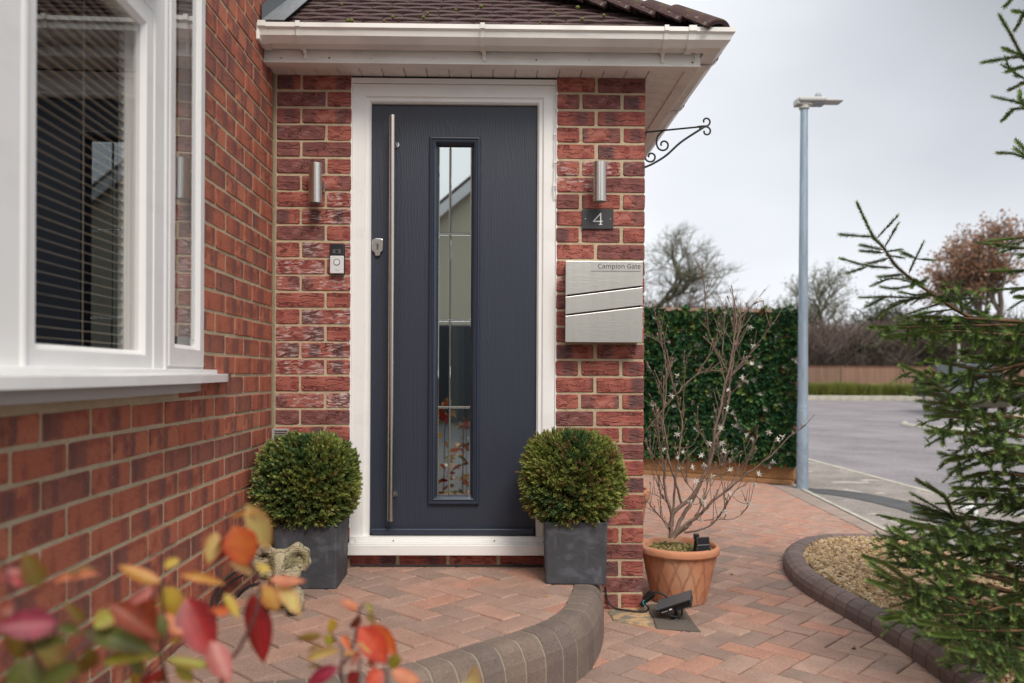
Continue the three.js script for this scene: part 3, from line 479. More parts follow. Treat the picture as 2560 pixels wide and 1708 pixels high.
// ---------------------------------------------------------------- block paving
const stepPath = curvePts([[.497, 0, -.02], [.487, 0, .15], [.468, 0, .335], [.425, 0, .56], [.352, 0, .785], [.25, 0, .945], [.11, 0, 1.085], [-.03, 0, 1.215], [-.155, 0, 1.325], [-.3, 0, 1.41], [-.5, 0, 1.48], [-.75, 0, 1.53], [-1.0, 0, 1.56]], 240);
const bedPath = curvePts([[2.66, 0, -1.36], [2.339, 0, -1.371], [2.154, 0, -1.383], [1.923, 0, -1.279], [1.717, 0, -1.04], [1.61, 0, -.8], [1.54, 0, -.49], [1.522, 0, -.241], [1.536, 0, -.019], [1.554, 0, .21], [1.572, 0, .502], [1.57, 0, .732], [1.552, 0, .95], [1.52, 0, 1.25], [1.47, 0, 1.7], [1.42, 0, 2.3]], 260);
const normals = (path, cx, cz) => path.map((p, i) => { const a = path[Math.max(0, i - 1)], b = path[Math.min(path.length - 1, i + 1)]; let n = V(-(b.z - a.z), 0, b.x - a.x).normalize(); if (n.x * (cx - p.x) + n.z * (cz - p.z) < 0) n.negate(); return n; });  // pointing into the raised side
const stepN = normals(stepPath, -.5, .4), bedN = normals(bedPath, 2.6, .2);
const nearest = (path, x, z) => { let k = 0, d = 1e9; path.forEach((p, i) => { const e = (p.x - x) ** 2 + (p.z - z) ** 2; if (e < d) { d = e; k = i; } }); return [k, Math.sqrt(d)]; };
const clipAt = (poly, path, nrm, cx, cz, inset, sign, reach = .16) => { const [k, d] = nearest(path, cx, cz); if (d > reach + Math.abs(inset)) return poly; const p = path[k], n = nrm[k]; return clipHalf(poly, p.x + n.x * inset, p.z + n.z * inset, n.x * sign, n.z * sign); };
const inside = (path, nrm, x, z) => { const [k] = nearest(path, x, z); return (x - path[k].x) * nrm[k].x + (z - path[k].z) * nrm[k].z; };  // metres behind the edge
function herring(O, box) {   // 200 x 100 blocks laid in herringbone at 45 degrees: [polygon, centre, turn]
  const out = [], w = .1, c = Math.SQRT1_2, W = (a, b) => [O[0] + (a * c + b * c) * w, O[1] + (-a * c + b * c) * w];
  for (let y = -110; y < 110; y++) for (let x = -110; x < 110; x++) {
    const s = md(x - y, 4); if (s !== 0 && s !== 3) continue;
    const [wx, wy] = s === 0 ? [2, 1] : [1, 2], ctr = W(x + wx / 2, y + wy / 2);
    if (ctr[0] < box[0] || ctr[0] > box[1] || ctr[1] < box[2] || ctr[1] > box[3]) continue;
    const g = .024; out.push([[W(x + g, y + g), W(x + wx - g, y + g), W(x + wx - g, y + wy - g), W(x + g, y + wy - g)], ctr, s]);
  }
  return out;
}
const rectPoly = s => { const a = s === 0 ? .0976 : .0476, b = s === 0 ? .0476 : .0976, c = Math.SQRT1_2; return [[-a, -b], [a, -b], [a, b], [-a, b]].map(([x, y]) => [(x * c + y * c), (-x * c + y * c)]); };
const PG = [0, 3].map(s => [0, 1, 2, 3].map(v => { const g = prism(rectPoly(s), -.05, 0, .0045), uv = g.attributes.uv; for (let i = 0; i < uv.count; i++) uv.setXY(i, uv.getX(i) + v * .23, uv.getY(i) + v * .31); return g; }));
const area0 = .1952 * .0952;
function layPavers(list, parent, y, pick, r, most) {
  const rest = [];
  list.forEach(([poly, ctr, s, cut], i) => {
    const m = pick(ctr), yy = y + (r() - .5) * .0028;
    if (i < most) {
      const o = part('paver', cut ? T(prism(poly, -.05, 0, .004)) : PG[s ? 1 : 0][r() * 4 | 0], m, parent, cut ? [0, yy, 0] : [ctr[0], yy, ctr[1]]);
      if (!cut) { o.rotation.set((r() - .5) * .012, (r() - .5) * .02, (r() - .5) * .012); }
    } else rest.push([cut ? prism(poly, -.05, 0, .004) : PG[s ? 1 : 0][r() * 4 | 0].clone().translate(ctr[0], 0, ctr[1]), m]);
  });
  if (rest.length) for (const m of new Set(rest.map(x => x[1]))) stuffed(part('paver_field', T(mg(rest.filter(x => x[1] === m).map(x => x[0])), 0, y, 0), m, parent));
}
const project = (x, y, z) => { const v = V(x, y, z).project(camera); return [v.x, v.y]; };
camera.updateMatrixWorld(); camera.updateProjectionMatrix();
const drive = struct('driveway', boxUV(polyGeo([[-1.2, -.009, 3.4, 2.66, -.009, 3.4, 2.66, -.009, -6.4], [-1.2, -.009, 3.4, 2.66, -.009, -6.4, -1.2, -.009, -6.4]])), M.jointSand);
{
  const r = rng(21), edge = z => 2.52 + (-1.347 - z) * .0665, list = [];
  for (const [poly, c, s] of herring([.944, .452], [-1, 2.75, -5.6, 1.75])) {
    const [sx, sy] = project(c[0], 0, c[1]); if (Math.abs(sx) > 1.12 || sy < -1.22) continue;
    if (c[1] < -.12 && c[0] * 3.69 / (3.69 - c[1]) < .62) continue;      // behind the pier
    const a = inside(stepPath, stepN, c[0], c[1]); if (a > .1 && c[0] < .6) continue;
    const b = inside(bedPath, bedN, c[0], c[1]); if (b > .1) continue;
    let p = poly; p = clipAt(p, stepPath, stepN, c[0], c[1], .02, 1); if (p.length) p = clipAt(p, bedPath, bedN, c[0], c[1], .03, 1);
    if (p.length && c[0] > 2.3) p = clipHalf(p, edge(c[1]) - .004, c[1], 1, .0665);
    if (p.length < 3 || polyArea(p) < .0006) continue;
    list.push([p, c, s, polyArea(p) < area0 * .98]);
  }
  list.sort((p, q) => (p[1][1] < q[1][1] ? 1 : -1));
  layPavers(list, drive, 0, c => { const n = fbm(c[0] * .9 + 4, c[1] * .9, 3, 2), far = sm(-.2, -2.5, c[1]); let k = r() < .25 ? 6 : r() * 6 | 0; if (r() < sm(.48, .66, n) * .75 * (1 - far)) k = [2, 3, 4, 3, 2, 7][r() * 6 | 0]; else if (far > r()) k = [0, 5, 1, 6][r() * 4 | 0]; return M.paver[k]; }, r, 300);
  const bp = (z, i) => { const x0 = edge(z), x1 = x0 + mix(.11, .185, clamp((-1.35 - z) / 2.6)); return i ? [x1, z - .012] : [x0, z]; };
  for (let k = 0; k < 62; k++) { const z = -4.15 + k * .102; const g = .0025; if (z > 1.9) break; part('border_paver', prism([bp(z + g, 0), bp(z + g, 1), bp(z + .102 - g, 1), bp(z + .102 - g, 0)], -.05, .003, .004), M.border[r() * 3 | 0], drive); }
  part('edge_strip', (() => { const a = [], b = []; for (let k = 0; k <= 12; k++) { const z = -4.2 + k * .45, p = bp(z, 1); a.push([p[0] + .004, .006, p[1]]); b.push([p[0] + .045, .006, p[1]]); } return boxUV(strip([a, b])); })(), M.concrete, drive);
  const up = [[.715, -.051], [.88, -.092], [.867, .203], [.704, .173]], lo = [[.703, .180], [.866, .211], [.865, .338], [.727, .301], [.693, .286]], ce = [[.523, .054], [.569, -.011], [.705, -.019], [.697, .20], [.690, .279], [.634, .25], [.532, .188]];
  part('slab', prism(up, -.04, .006, .003), M.slab[0], drive, null, 'dark grey cut slab'); part('slab', prism(lo, -.04, .007, .003), M.slab[1], drive, null, 'dark grey cut slab');
  const cem = prism(ce, -.04, .005, .003), sand = mat({ roughness: 1, map: tex(128, 128, (u, v) => { const n = fbm(u * 5, v * 5, 3, 4, 5, 5), l = sm(.45, .6, fbm(u * 4, v * 4, 9, 3, 4, 4)); return mix3(mix3([.42, .27, .14], [.55, .38, .22], n), [.24, .21, .16], l); }, [5, 5]), bumpMap: btex(128, 128, (u, v) => fbm(u * 8, v * 8, 3, 4, 8, 8), [5, 5]), bumpScale: .012 });
  part('mortar_patch', cem, sand, drive);
}
function kerbRun(path, nrm, prof, spacing, mats, parent, name, seed, jointMat, gap = .0052) {
  const r = rng(seed), len = [0]; for (let i = 1; i < path.length; i++) len.push(len[i - 1] + path[i].distanceTo(path[i - 1]));
  const L = len[len.length - 1], atS = s => { let i = 1; while (i < len.length - 1 && len[i] < s) i++; const t = clamp((s - len[i - 1]) / (len[i] - len[i - 1])); return [path[i - 1].clone().lerp(path[i], t), nrm[i - 1].clone().lerp(nrm[i], t).normalize()]; };
  const sec = (s, dy = 0, ins = 0) => { const [p, n] = atS(s); return prof.map(([d, y]) => [p.x + n.x * (d + (d < .06 ? ins : -ins)), Math.max(-.05, y + dy - (y > .02 ? ins : 0)), p.z + n.z * (d + (d < .06 ? ins : -ins))]); };
  for (let s = 0; s + spacing * .6 < L; s += spacing) {
    const a = s + gap / 2, b = Math.min(L, s + spacing) - gap / 2, dy = (r() - .5) * .003, rows = [sec(a, dy, .0025), sec(a + .004, dy), sec((a + b) / 2, dy), sec(b - .004, dy), sec(b, dy, .0025)], cap = [];
    for (const row of [rows[0], rows[4]]) for (let i = 1; i < row.length - 1; i++) cap.push([...row[0], ...row[i], ...row[i + 1]]);
    const g = boxUV(mg(strip(rows), polyGeo(cap))), uv = g.attributes.uv, o = r() * 3; for (let i = 0; i < uv.count; i++) uv.setX(i, uv.getX(i) + o);
    part(name, g, mats[r() * mats.length | 0], parent);
  }
  const rows = []; for (let i = 0; i <= 120; i++) rows.push(sec(L * i / 120, 0, .0028)); part('joint_mortar', strip(rows), jointMat, parent);
}
const step = thing('door_step', 'raised paved doorstep with a curved edge of grey kerb blocks', 'doorstep');
{
  const t = []; for (let i = 0; i < stepPath.length - 1; i++) { const a = stepPath[i], b = stepPath[i + 1], na = stepN[i], nb = stepN[i + 1], h = .06, q = [a.x + na.x * h, .180, a.z + na.z * h], w = [b.x + nb.x * h, .180, b.z + nb.z * h]; t.push([-.6, .180, .3, ...q, ...w]); }
  t.push([-.6, .18, .3, -.98, .18, 1.5, -.98, .18, -.01], [-.6, .18, .3, -.98, .18, -.01, .45, .18, -.01]);
  part('bedding', boxUV(polyGeo(t)), M.jointSand, step);
  const r = rng(8), list = [];
  for (const [poly, c, s] of herring([-.166, 1.162], [-1.1, .5, -.1, 1.6])) {
    if (inside(stepPath, stepN, c[0], c[1]) < .03) continue;
    let p = clipHalf(poly, -.974, 0, -1, 0); p = clipHalf(p, 0, .003, 0, -1); p = clipHalf(p, .49, 0, 1, 0); if (p.length) p = clipAt(p, stepPath, stepN, c[0], c[1], .125, -1);
    if (p.length < 3 || polyArea(p) < .0005) continue; list.push([p, c, s, polyArea(p) < area0 * .98]);
  }
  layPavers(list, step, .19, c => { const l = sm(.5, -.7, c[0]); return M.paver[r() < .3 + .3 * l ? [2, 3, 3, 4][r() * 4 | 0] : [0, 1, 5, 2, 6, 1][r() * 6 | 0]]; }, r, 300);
  kerbRun(stepPath, stepN, [[0, -.04], [0, .10], [.005, .135], [.022, .168], [.036, .184], [.05, .191], [.066, .193], [.121, .192], [.122, .1]], .092, M.kerb, step, 'kerb_block', 5, M.jointPale);
}
const bedThing = thing('bed_edging', 'curved edging of dark rounded kerb blocks round the gravel bed', 'edging');
kerbRun(bedPath, bedN, [[0, -.04], [0, .04], [.008, .062], [.03, .080], [.055, .086], [.08, .083], [.105, .07], [.116, .05], [.117, .02]], .104, M.bedKerb, bedThing, 'kerb_block', 6, M.jointSand);
{ // gravel bed
  const t = []; for (let i = 0; i < bedPath.length - 1; i++) { const a = bedPath[i], b = bedPath[i + 1], na = bedN[i], nb = bedN[i + 1], h = .06; t.push([2.6, .055, .3, b.x + nb.x * h, .055, b.z + nb.z * h, a.x + na.x * h, .055, a.z + na.z * h]); }
  t.push([2.6, .055, .3, 3.4, .055, 2.3, 1.45, .055, 2.3], [2.6, .055, .3, 2.66, .055, -1.3, 3.4, .055, 2.3]);
  const base = struct('gravel_bed', boxUV(polyGeo(t)), mat({ rgb: [.16, .115, .065], roughness: 1 }));
  const r = rng(15), g = new THREE.IcosahedronGeometry(1, 1), p = g.attributes.position; for (let i = 0; i < p.count; i++) { const h = hash(Math.round(p.getX(i) * 9) + 50, Math.round(p.getY(i) * 9) + 50, Math.round(p.getZ(i) * 9) + 3); p.setXYZ(i, p.getX(i) * (.85 + .4 * h), p.getY(i) * (.8 + .3 * h), p.getZ(i) * (.8 + .4 * h)); } g.computeVertexNormals();
  const list = [], col = [[.40, .28, .14], [.46, .34, .19], [.34, .215, .105], [.25, .17, .10], [.48, .38, .26], [.19, .115, .06]];
  for (let i = 0; i < 26000; i++) { const x = 1.6 + r() * 1.1, z = -1.35 + r() * 2.9; const d = inside(bedPath, bedN, x, z); if (d < .112 || x > 2.55) continue; const s = .006 + .006 * r(); list.push([M4(V(x, .056 + r() * .012 + .012 * fbm(x * 4, z * 4, 2, 2), z), eul(r() * .9, r() * 6.3, r() * .9), V(s * 1.25, s * .62, s)), new THREE.Color().setRGB(...col[r() * 6 | 0])]); }
  inst('gravel', g, mat({ rgb: [1, 1, 1], roughness: .9 }), list, base);
}

struct('planting_bed', prism([[-1.2, 2.05], [.62, 2.05], [.75, 3.5], [-1.2, 3.5]], -.05, .02, .02), M.soil);

// ---------------------------------------------------------------- fittings on the wall
{
  const L = thing('wall_light', 'stainless steel up and down wall light on the left brick pier', 'wall light', [-.774, 1.888, 0], 0, 'steel cylinder wall lights');
  part('body', mg(cyl(.0293, .0293, .154, 0, 0, .067, 40), cyl(.0300, .0300, .019, 0, .0775, .067, 40), cyl(.0300, .0300, .019, 0, -.0775, .067, 40)), M.steel, L);
  part('lens', mg(cyl(.025, .025, .003, 0, .0872, .067, 24), cyl(.025, .025, .003, 0, -.0872, .067, 24)), mat({ rgb: [.2, .2, .2], roughness: .2 }), L);
  part('wall_plate', mg(cyl(.034, .033, .012, 0, 0, .007, 36, 'z'), cyl(.012, .012, .03, 0, 0, .027, 16, 'z')), M.chrome, L);
  const s = part('screw', cyl(.004, .004, .004, .024, 0, .0135, 12, 'z'), M.steelDark, L); part('screw', s.geometry.clone().translate(-.048, 0, 0), M.steelDark, L);
  const R = L.clone(); R.name = numbered('wall_light'); R.position.set(.4775, 1.904, 0); R.userData = { ...L.userData, label: 'stainless steel up and down wall light above the house number plate' }; scene.add(R);
}
const sans = await new FontLoader().loadAsync('fonts/droid/droid_sans_regular.typeface.json');
const serif = await new FontLoader().loadAsync('fonts/droid/droid_serif_bold.typeface.json');
function text(str, font, size, width) { const g = new TextGeometry(str, { font, size, depth: .0006, curveSegments: 6 }); g.computeBoundingBox(); const b = g.boundingBox; g.translate(-b.min.x, 0, 0); const w = b.max.x - b.min.x; if (width) g.scale(width / w, 1, 1); return g; }
{
  const n = thing('house_number_plate', 'small slate plate with the white number 4 under the wall light', 'number plate', [.477, 1.752, .003]);
  part('plate', bx(-.07, .07, -.044, .044, 0, .006, .0012), mat({ roughness: .7, map: tex(64, 64, (u, v) => { const s = .045 + .03 * (fbm(u * 5, v * 5, 3, 4, 5, 5) - .5); return [s * .95, s, s * 1.12]; }, [6, 6]) }), n);
  const four = new THREE.Shape(); // an old-style figure with a slab foot
  [[.006, -.026], [.006, -.0225], [.0105, -.0225], [.0105, -.0125], [-.0215, -.0125], [-.0215, -.0095], [.0125, .0275], [.0158, .0275], [.0158, -.0085], [.0225, -.0085], [.0225, -.0125], [.0158, -.0125], [.0158, -.0225], [.0205, -.0225], [.0205, -.026]].forEach((p, i) => i ? four.lineTo(...p) : four.moveTo(...p));
  const ho = new THREE.Path(); [[.0105, -.0085], [.0105, .0185], [-.0145, -.0085]].forEach((p, i) => i ? ho.lineTo(...p) : ho.moveTo(...p)); four.holes.push(ho);
  part('number', T(new THREE.ExtrudeGeometry(four, { depth: .0008, bevelEnabled: false }), 0, 0, .0058), mat({ rgb: [.78, .78, .78], roughness: .5 }), n);
  for (const x of [-.056, .056]) part('screw', T(new THREE.SphereGeometry(.0036, 14, 8, 0, 6.3, 0, 1.57), x, 0, .0055, Math.PI / 2), M.chrome, n);
  const b = thing('letterbox', 'square brushed steel letterbox with two slanting slots on the right pier', 'letterbox', [.495, 1.3725, 0]);
  part('body', bx(-.166, .166, -.176, .175, .001, .0935, .003), M.steelDark, b);
  part('slot_lining', bx(-.160, .160, -.17, .17, .0932, .0945, 0), M.black, b);
  const w = .169, h = .1775, y = (l, r, lo) => [[-w, l], [w, r]];
  const sh = pts => { const s = new THREE.Shape(pts.map(p => new THREE.Vector2(...p))); return T(new THREE.ExtrudeGeometry(s, { depth: .004, bevelEnabled: true, bevelSize: .0012, bevelThickness: .0012, bevelSegments: 2 }), 0, 0, .0955); };
  const a0 = .0245, a1 = .0685, b0 = -.0595, b1 = -.0175, e = .0012, gp = .0082;
  part('front_panel', boxUV(sh([[-w + e, a0 + gp / 2 + e], [w - e, a1 + gp / 2 + e], [w - e, h - e], [-w + e, h - e]])), M.brushed, b);
  part('front_panel', boxUV(sh([[-w + e, b0 + gp / 2 + e], [w - e, b1 + gp / 2 + e], [w - e, a1 - gp / 2 - e], [-w + e, a0 - gp / 2 - e]])), M.brushed, b);
  part('front_panel', boxUV(sh([[-w + e, -h + e], [w - e, -h + e], [w - e, b1 - gp / 2 - e], [-w + e, b0 - gp / 2 - e]])), M.brushed, b);
  const ink = mat({ rgb: [.016, .016, .018], roughness: .6 });
  part('lettering', T(text('Campion Gate', sans, .0205, .186), -.027, .146, .1006), ink, b);
  part('underline', bx(-.058, .159, .1330, .1351, .1005, .1012, 0), ink, b);
  const d = thing('video_doorbell', 'black and silver video doorbell beside the door frame', 'doorbell', [-.6865, 1.564, 0]);
  part('back_plate', bx(-.0325, .0325, -.068, .067, 0, .020, .004), M.black, d);
  part('camera_panel', bx(-.0295, .0295, .013, .0665, .018, .0265, .003), mat({ rgb: [.03, .032, .036], roughness: .12 }), d);
  part('camera_surround', bx(-.018, .018, .0225, .041, .0262, .0272, .003), mat({ rgb: [.10, .105, .11], roughness: .3 }), d);
  part('camera_eye', cyl(.0065, .0065, .002, 0, .032, .0275, 20, 'z'), M.black, d);
  part('face', bx(-.0305, .0305, -.0665, .0125, .018, .0275, .003), mat({ rgb: [.74, .75, .77], roughness: .4, metalness: .2 }), d);
  part('button_ring', T(new THREE.TorusGeometry(.0135, .0016, 8, 32), 0, -.0165, .0275), mat({ rgb: [.10, .11, .13], roughness: .3 }), d);
  part('button', cyl(.0122, .0115, .002, 0, -.0165, .0282, 28, 'z'), mat({ rgb: [.74, .75, .77], roughness: .3 }), d);
  part('lettering', T(text('ring', sans, .0085, .016), -.008, -.0545, .0272), mat({ rgb: [.30, .30, .31], roughness: .5 }), d);
}
{ // white cable clipped beside the frame, thin drip stain kept out
  const c = tag(shade(new THREE.Group()), 'thin white cable clipped to the right side of the door frame', 'cable'); c.name = 'wall_cable'; scene.add(c);
  const p = []; for (let i = 0; i <= 24; i++) p.push([.2835 - .0035 * Math.sin(i * 1.05) ** 2 - (i > 20 ? .004 : 0), 2.37 - i * .0213, .004]); p.push([.282, 1.848, .003], [.290, 1.843, -.004]);
  part('cord', tube(p, .0024, .0024, 8, 90), mat({ rgb: [.74, .73, .70], roughness: .5 }), c);
  for (const y of [2.31, 2.25, 2.13, 2.005, 1.90]) part('clip', mg(bx(.277, .2895, y - .004, y + .004, 0, .0085, .002), cyl(.0022, .0022, .004, .286, y, .0095, 8, 'z')), M.upvc, c);
  const v = thing('air_vent', 'small grey louvred air vent low on the pier behind the left bush', 'vent', [-.937, .775, .002]);
  part('frame', mg(ringFrame(-.036, -.03, .036, .03, [[0, -.004], [0, .005], [.005, .005], [.006, 0]])), M.lampGrey, v); for (let i = 0; i < 5; i++) part('louvre', T(bx(-.03, .03, -.0045, .0045, -.0008, .0008, 0), 0, -.02 + i * .01, .002, .7), M.lampGrey, v);
}
{ // hanging basket bracket on the far side of the porch
  const b = thing('basket_bracket', 'black wrought iron hanging basket bracket with scrolls on the porch side', 'bracket', [0, 0, -.08]);
  const bar = (pts, n = 0, r = .0042) => tube(pts.map(p => [p[0], p[1], 0]), r, r, 6, n);
  const spiral = (cx, cy, r0, r1, a0, a1, n = 26) => Array.from({ length: n + 1 }, (_, i) => { const t = i / n, a = mix(a0, a1, t), r = mix(r0, r1, t); return [cx + Math.cos(a) * r, cy + Math.sin(a) * r]; });
  part('arm', bar([[.688, 2.168], [.975, 2.199]]), M.iron, b);
  part('wall_bar', bar([[.695, 2.19], [.695, 1.995]]), M.iron, b);
  part('brace', bar([[.695, 2.005], [.735, 2.022], [.80, 2.062], [.87, 2.125], [.975, 2.195]], 30, .005), M.iron, b);
  part('scroll', bar([[.945, 2.197], ...spiral(.986, 2.222, .022, .010, -1.9, 3.6)], 50), M.iron, b);
  part('scroll', bar([[.955, 2.190], ...spiral(.988, 2.176, .022, .010, 1.7, -3.4)], 50), M.iron, b);
  part('scroll', bar([[.79, 2.180], [.762, 2.15], [.758, 2.12], ...spiral(.790, 2.113, .030, .010, 3.3, 3.3 + 6.6)], 60), M.iron, b);
  part('scroll', bar([[.71, 2.172], [.700, 2.12], [.698, 2.07], ...spiral(.732, 2.058, .028, .009, 3.2, 3.2 + 6.6)], 60), M.iron, b);
}

// ---------------------------------------------------------------- planters and pots
function squareRing(hw, y, r = .012) { const o = []; for (const [sx, sz, a] of [[1, 1, 0], [-1, 1, 1], [-1, -1, 2], [1, -1, 3]]) for (let k = 0; k <= 2; k++) { const t = (a + k / 2) * Math.PI / 2; o.push([sx * (hw - r) + Math.cos(t) * r, y, sz * (hw - r) + Math.sin(t) * r]); } return o; }
{
  const g = boxUV(strip([squareRing(.100, .0), squareRing(.1235, 0), squareRing(.1255, .006), squareRing(.1300, .252), squareRing(.1285, .257), squareRing(.118, .2575), squareRing(.116, .252), squareRing(.112, .2), squareRing(.02, .215)], true));
  const a = thing('square_planter', 'square graphite clay planter in the wall corner, left of the door', 'planter', [-.737, .19, .268], .0, 'square graphite planters'); part('pot', g, M.planter, a); part('soil', T(boxUV(bx(-.115, .115, .19, .225, -.115, .115, .01))), M.soil, a);
  const c = a.clone(); c.name = numbered('square_planter'); c.position.set(.359, .191, .197); c.rotation.y = .0; c.scale.x = 1.0; c.userData = { ...a.userData, label: 'square graphite clay planter with pale lime streaks, right of the door' };
  const g2 = g.clone(), uv = g2.attributes.uv; for (let i = 0; i < uv.count; i++) uv.setXY(i, uv.getX(i) + .17, uv.getY(i) + .33); c.children[0].geometry = g2; scene.add(c); c.rotation.y = -.05;
}
function terracotta(name, label, pos, R, H, lattice) {
  const t = thing(name, label, 'plant pot', pos);
  const pr = [[0, .012], [.6, .010], [.63, 0], [.655, .01], [.70, .12], [.80, .42], [.885, .72], [.93, .845], [.985, .855], [1.0, .885], [1.0, .945], [.975, .985], [.93, 1.0], [.89, .985], [.87, .93], [.85, .80], [.0, .78]].map(([r, y]) => new THREE.Vector2(r * R, y * H));
  part('pot', new THREE.LatheGeometry(pr, 64), M.terracotta, t);
  if (lattice) {
    const tb = new Tubes(), rad = y => R * (y < .12 ? .655 + .045 * (y - .01) / .11 : y < .42 ? mix(.70, .80, (y - .12) / .3) : y < .72 ? mix(.80, .885, (y - .42) / .3) : mix(.885, .93, (y - .72) / .125));
    for (let k = 0; k < 15; k++) for (const [dir, offs, rr, y0] of [[1, [-.022, 0, .022], .0012, .02], [-1, [-.014, .014], .0009, .06]]) for (const o of offs) {
      const pts = []; for (let i = 0; i <= 22; i++) { const y = mix(y0, .83, i / 22), a = k / 15 * 2 * Math.PI + dir * (1 - y) * .62 + o * 1.4 + .01 * Math.sin(y * 26 + k); const r = rad(y) + .0004; pts.push(V(Math.cos(a) * r, y * H, Math.sin(a) * r)); } tb.add(pts, rr, rr, 5);
    }
    part('lattice_relief', tb.geo(), M.terracotta, t);
  }
  part('soil', T(new THREE.SphereGeometry(R * .86, 32, 8, 0, 6.3, 0, 1.2).scale(1, .12, 1), 0, H * .865, 0), M.soil, t);
  if (lattice) { const r = rng(3), l = []; for (let i = 0; i < 420; i++) { const a = r() * 6.3, q = Math.sqrt(r()) * R * .8; l.push([M4(V(Math.cos(a) * q, H * .865 + .012 * (1 - q / R) + .009, Math.sin(a) * q), eul(r() * 3, r() * 3, 0), .003 + .006 * r()), new THREE.Color().setRGB(...mix3([.12, .12, .03], [.34, .24, .12], r() < .5 ? 0 : r()))]); } inst('moss', new THREE.IcosahedronGeometry(1, 0), mat({ rgb: [1, 1, 1], roughness: 1 }), l, t); }
  return t;
}
terracotta('terracotta_pot', 'large terracotta pot with a lattice pattern holding the bare shrub', [.888, 0, -.152], .186, .262, true);
terracotta('plain_terracotta_pot', 'plain tall terracotta pot half hidden behind the right pier', [.70, 0, -.95], .20, .415, false);
{
  const s = thing('solar_panel', 'small black solar panel on a stake in the lattice pot', 'solar panel', [.925, .20, -.05], -.25);
  part('stake', mg(tube([[0, -.02, 0], [.012, .075, -.01], [.016, .118, -.012]], .007, .006, 8), bx(.004, .03, .105, .128, -.02, .002, .003)), M.black, s);
  const p = part('panel', T(bx(-.03, .03, -.036, .036, -.008, .008, .003), .048, .082, .012, -.25, .2, .06), M.black, s);
  for (let i = 0; i < 5; i++) part('solar_cell', T(bx(-.0245 + i * .01, -.0155 + i * .01, -.031, .031, .008, .0088, 0), .048, .082, .012, -.25, .2, .06), mat({ rgb: [.01, .012, .02], roughness: .15 }), p);
  part('cell_line', T(bx(-.027, .027, -.0006, .0006, .0085, .0094, 0), .048, .082, .012, -.25, .2, .06), M.lampGrey, p);
}
{ // floodlight lying on its little stand, with plug and cable
  const f = thing('floodlight', 'small black floodlight with a finned body tipped on its stand by the pot', 'floodlight', [.80, .007, .165]);
  f.scale.setScalar(.9); const tilt = g => T(g, -.002, .072, -.005, 0, -.32, .42);
  part('body', mg(tilt(bx(-.088, .088, .004, .014, -.062, .062, .004)), tilt(bx(-.075, .0, -.014, .004, -.055, .055, .004)), tilt(bx(0, .082, -.022, .004, -.05, .05, .004))), M.black, f);
  for (let i = 0; i < 9; i++) part('cooling_fin', tilt(bx(.006 + i * .0085, .0095 + i * .0085, -.027, .004, .047, .056, .001)), M.rubber, f);
  part('front_rim', tilt(bx(-.086, .086, .013, .0165, -.06, .06, .003)), mat({ rgb: [.09, .10, .11], roughness: .4 }), f);
  part('label', tilt(bx(-.026, -.012, -.008, -.001, .0548, .0556, 0)), M.upvc, f);
  part('label', tilt(bx(-.066, -.034, -.008, -.005, .0548, .0556, 0)), M.lampGrey, f);
  part('stand', mg(tube([[0, .004, 0], [.003, .03, .002], [-.002, .058, -.003]], .011, .008, 10), T(new THREE.CylinderGeometry(.022, .026, .009, 24), 0, .0045, 0), bx(-.02, .018, .045, .062, -.02, .018, .004)), M.black, f);
  part('cable', tube([[-.05, .055, .03], [-.035, .025, .035], [-.005, .016, .03], [.022, .018, .02], [.03, .035, .008], [.022, .052, 0], [.01, .05, -.01]], .0042, .0042, 8, 40), M.rubber, f);
  const c = thing('power_cable', 'black cable with a plug trailing along the foot of the pier', 'cable');
  part('plug', mg(T(cyl(.016, .018, .05, 0, 0, 0, 16), .703, .075, .07, .25, 0, -.75), T(cyl(.011, .009, .035, 0, 0, 0, 14), .680, .048, .068, .1, 0, -.45)), M.black, c);
  part('plug_ring', T(new THREE.TorusGeometry(.0095, .0028, 8, 18), .683, .05, .079, -.2, .5, 0), mat({ rgb: [.03, .22, .24], roughness: .5 }), c);
  part('cord', tube([[.722, .094, .07], [.75, .094, .085], [.775, .08, .10], [.79, .068, .13]], .0042, .0042, 8, 24), M.rubber, c);
  part('cord', tube([[.683, .045, .085], [.70, .03, .085], [.695, .014, .075], [.66, .012, .085], [.60, .012, .06], [.555, .014, .03], [.53, .04, .012], [.52, .10, .006]], .0036, .0036, 8, 50), M.rubber, c);
  const d = thing('garden_cable', 'black cables lying along the foot of the house wall by the statue', 'cable');
  for (const pts of [[[-.93, .197, .90], [-.955, .25, .86], [-.965, .288, .76], [-.967, .297, .56]], [[-.955, .20, .86], [-.965, .262, .72], [-.966, .272, .60], [-.966, .262, .46]], [[-.90, .197, 1.12], [-.94, .198, .98], [-.95, .2, .86]], [[-.966, .20, .55], [-.966, .20, .4], [-.94, .197, .32]], [[-.62, .196, .012], [-.3, .196, .012], [.1, .197, .012], [.24, .196, .014]]]) part('cord', tube(pts, .0045, .0045, 7, 24), M.rubber, d);
}
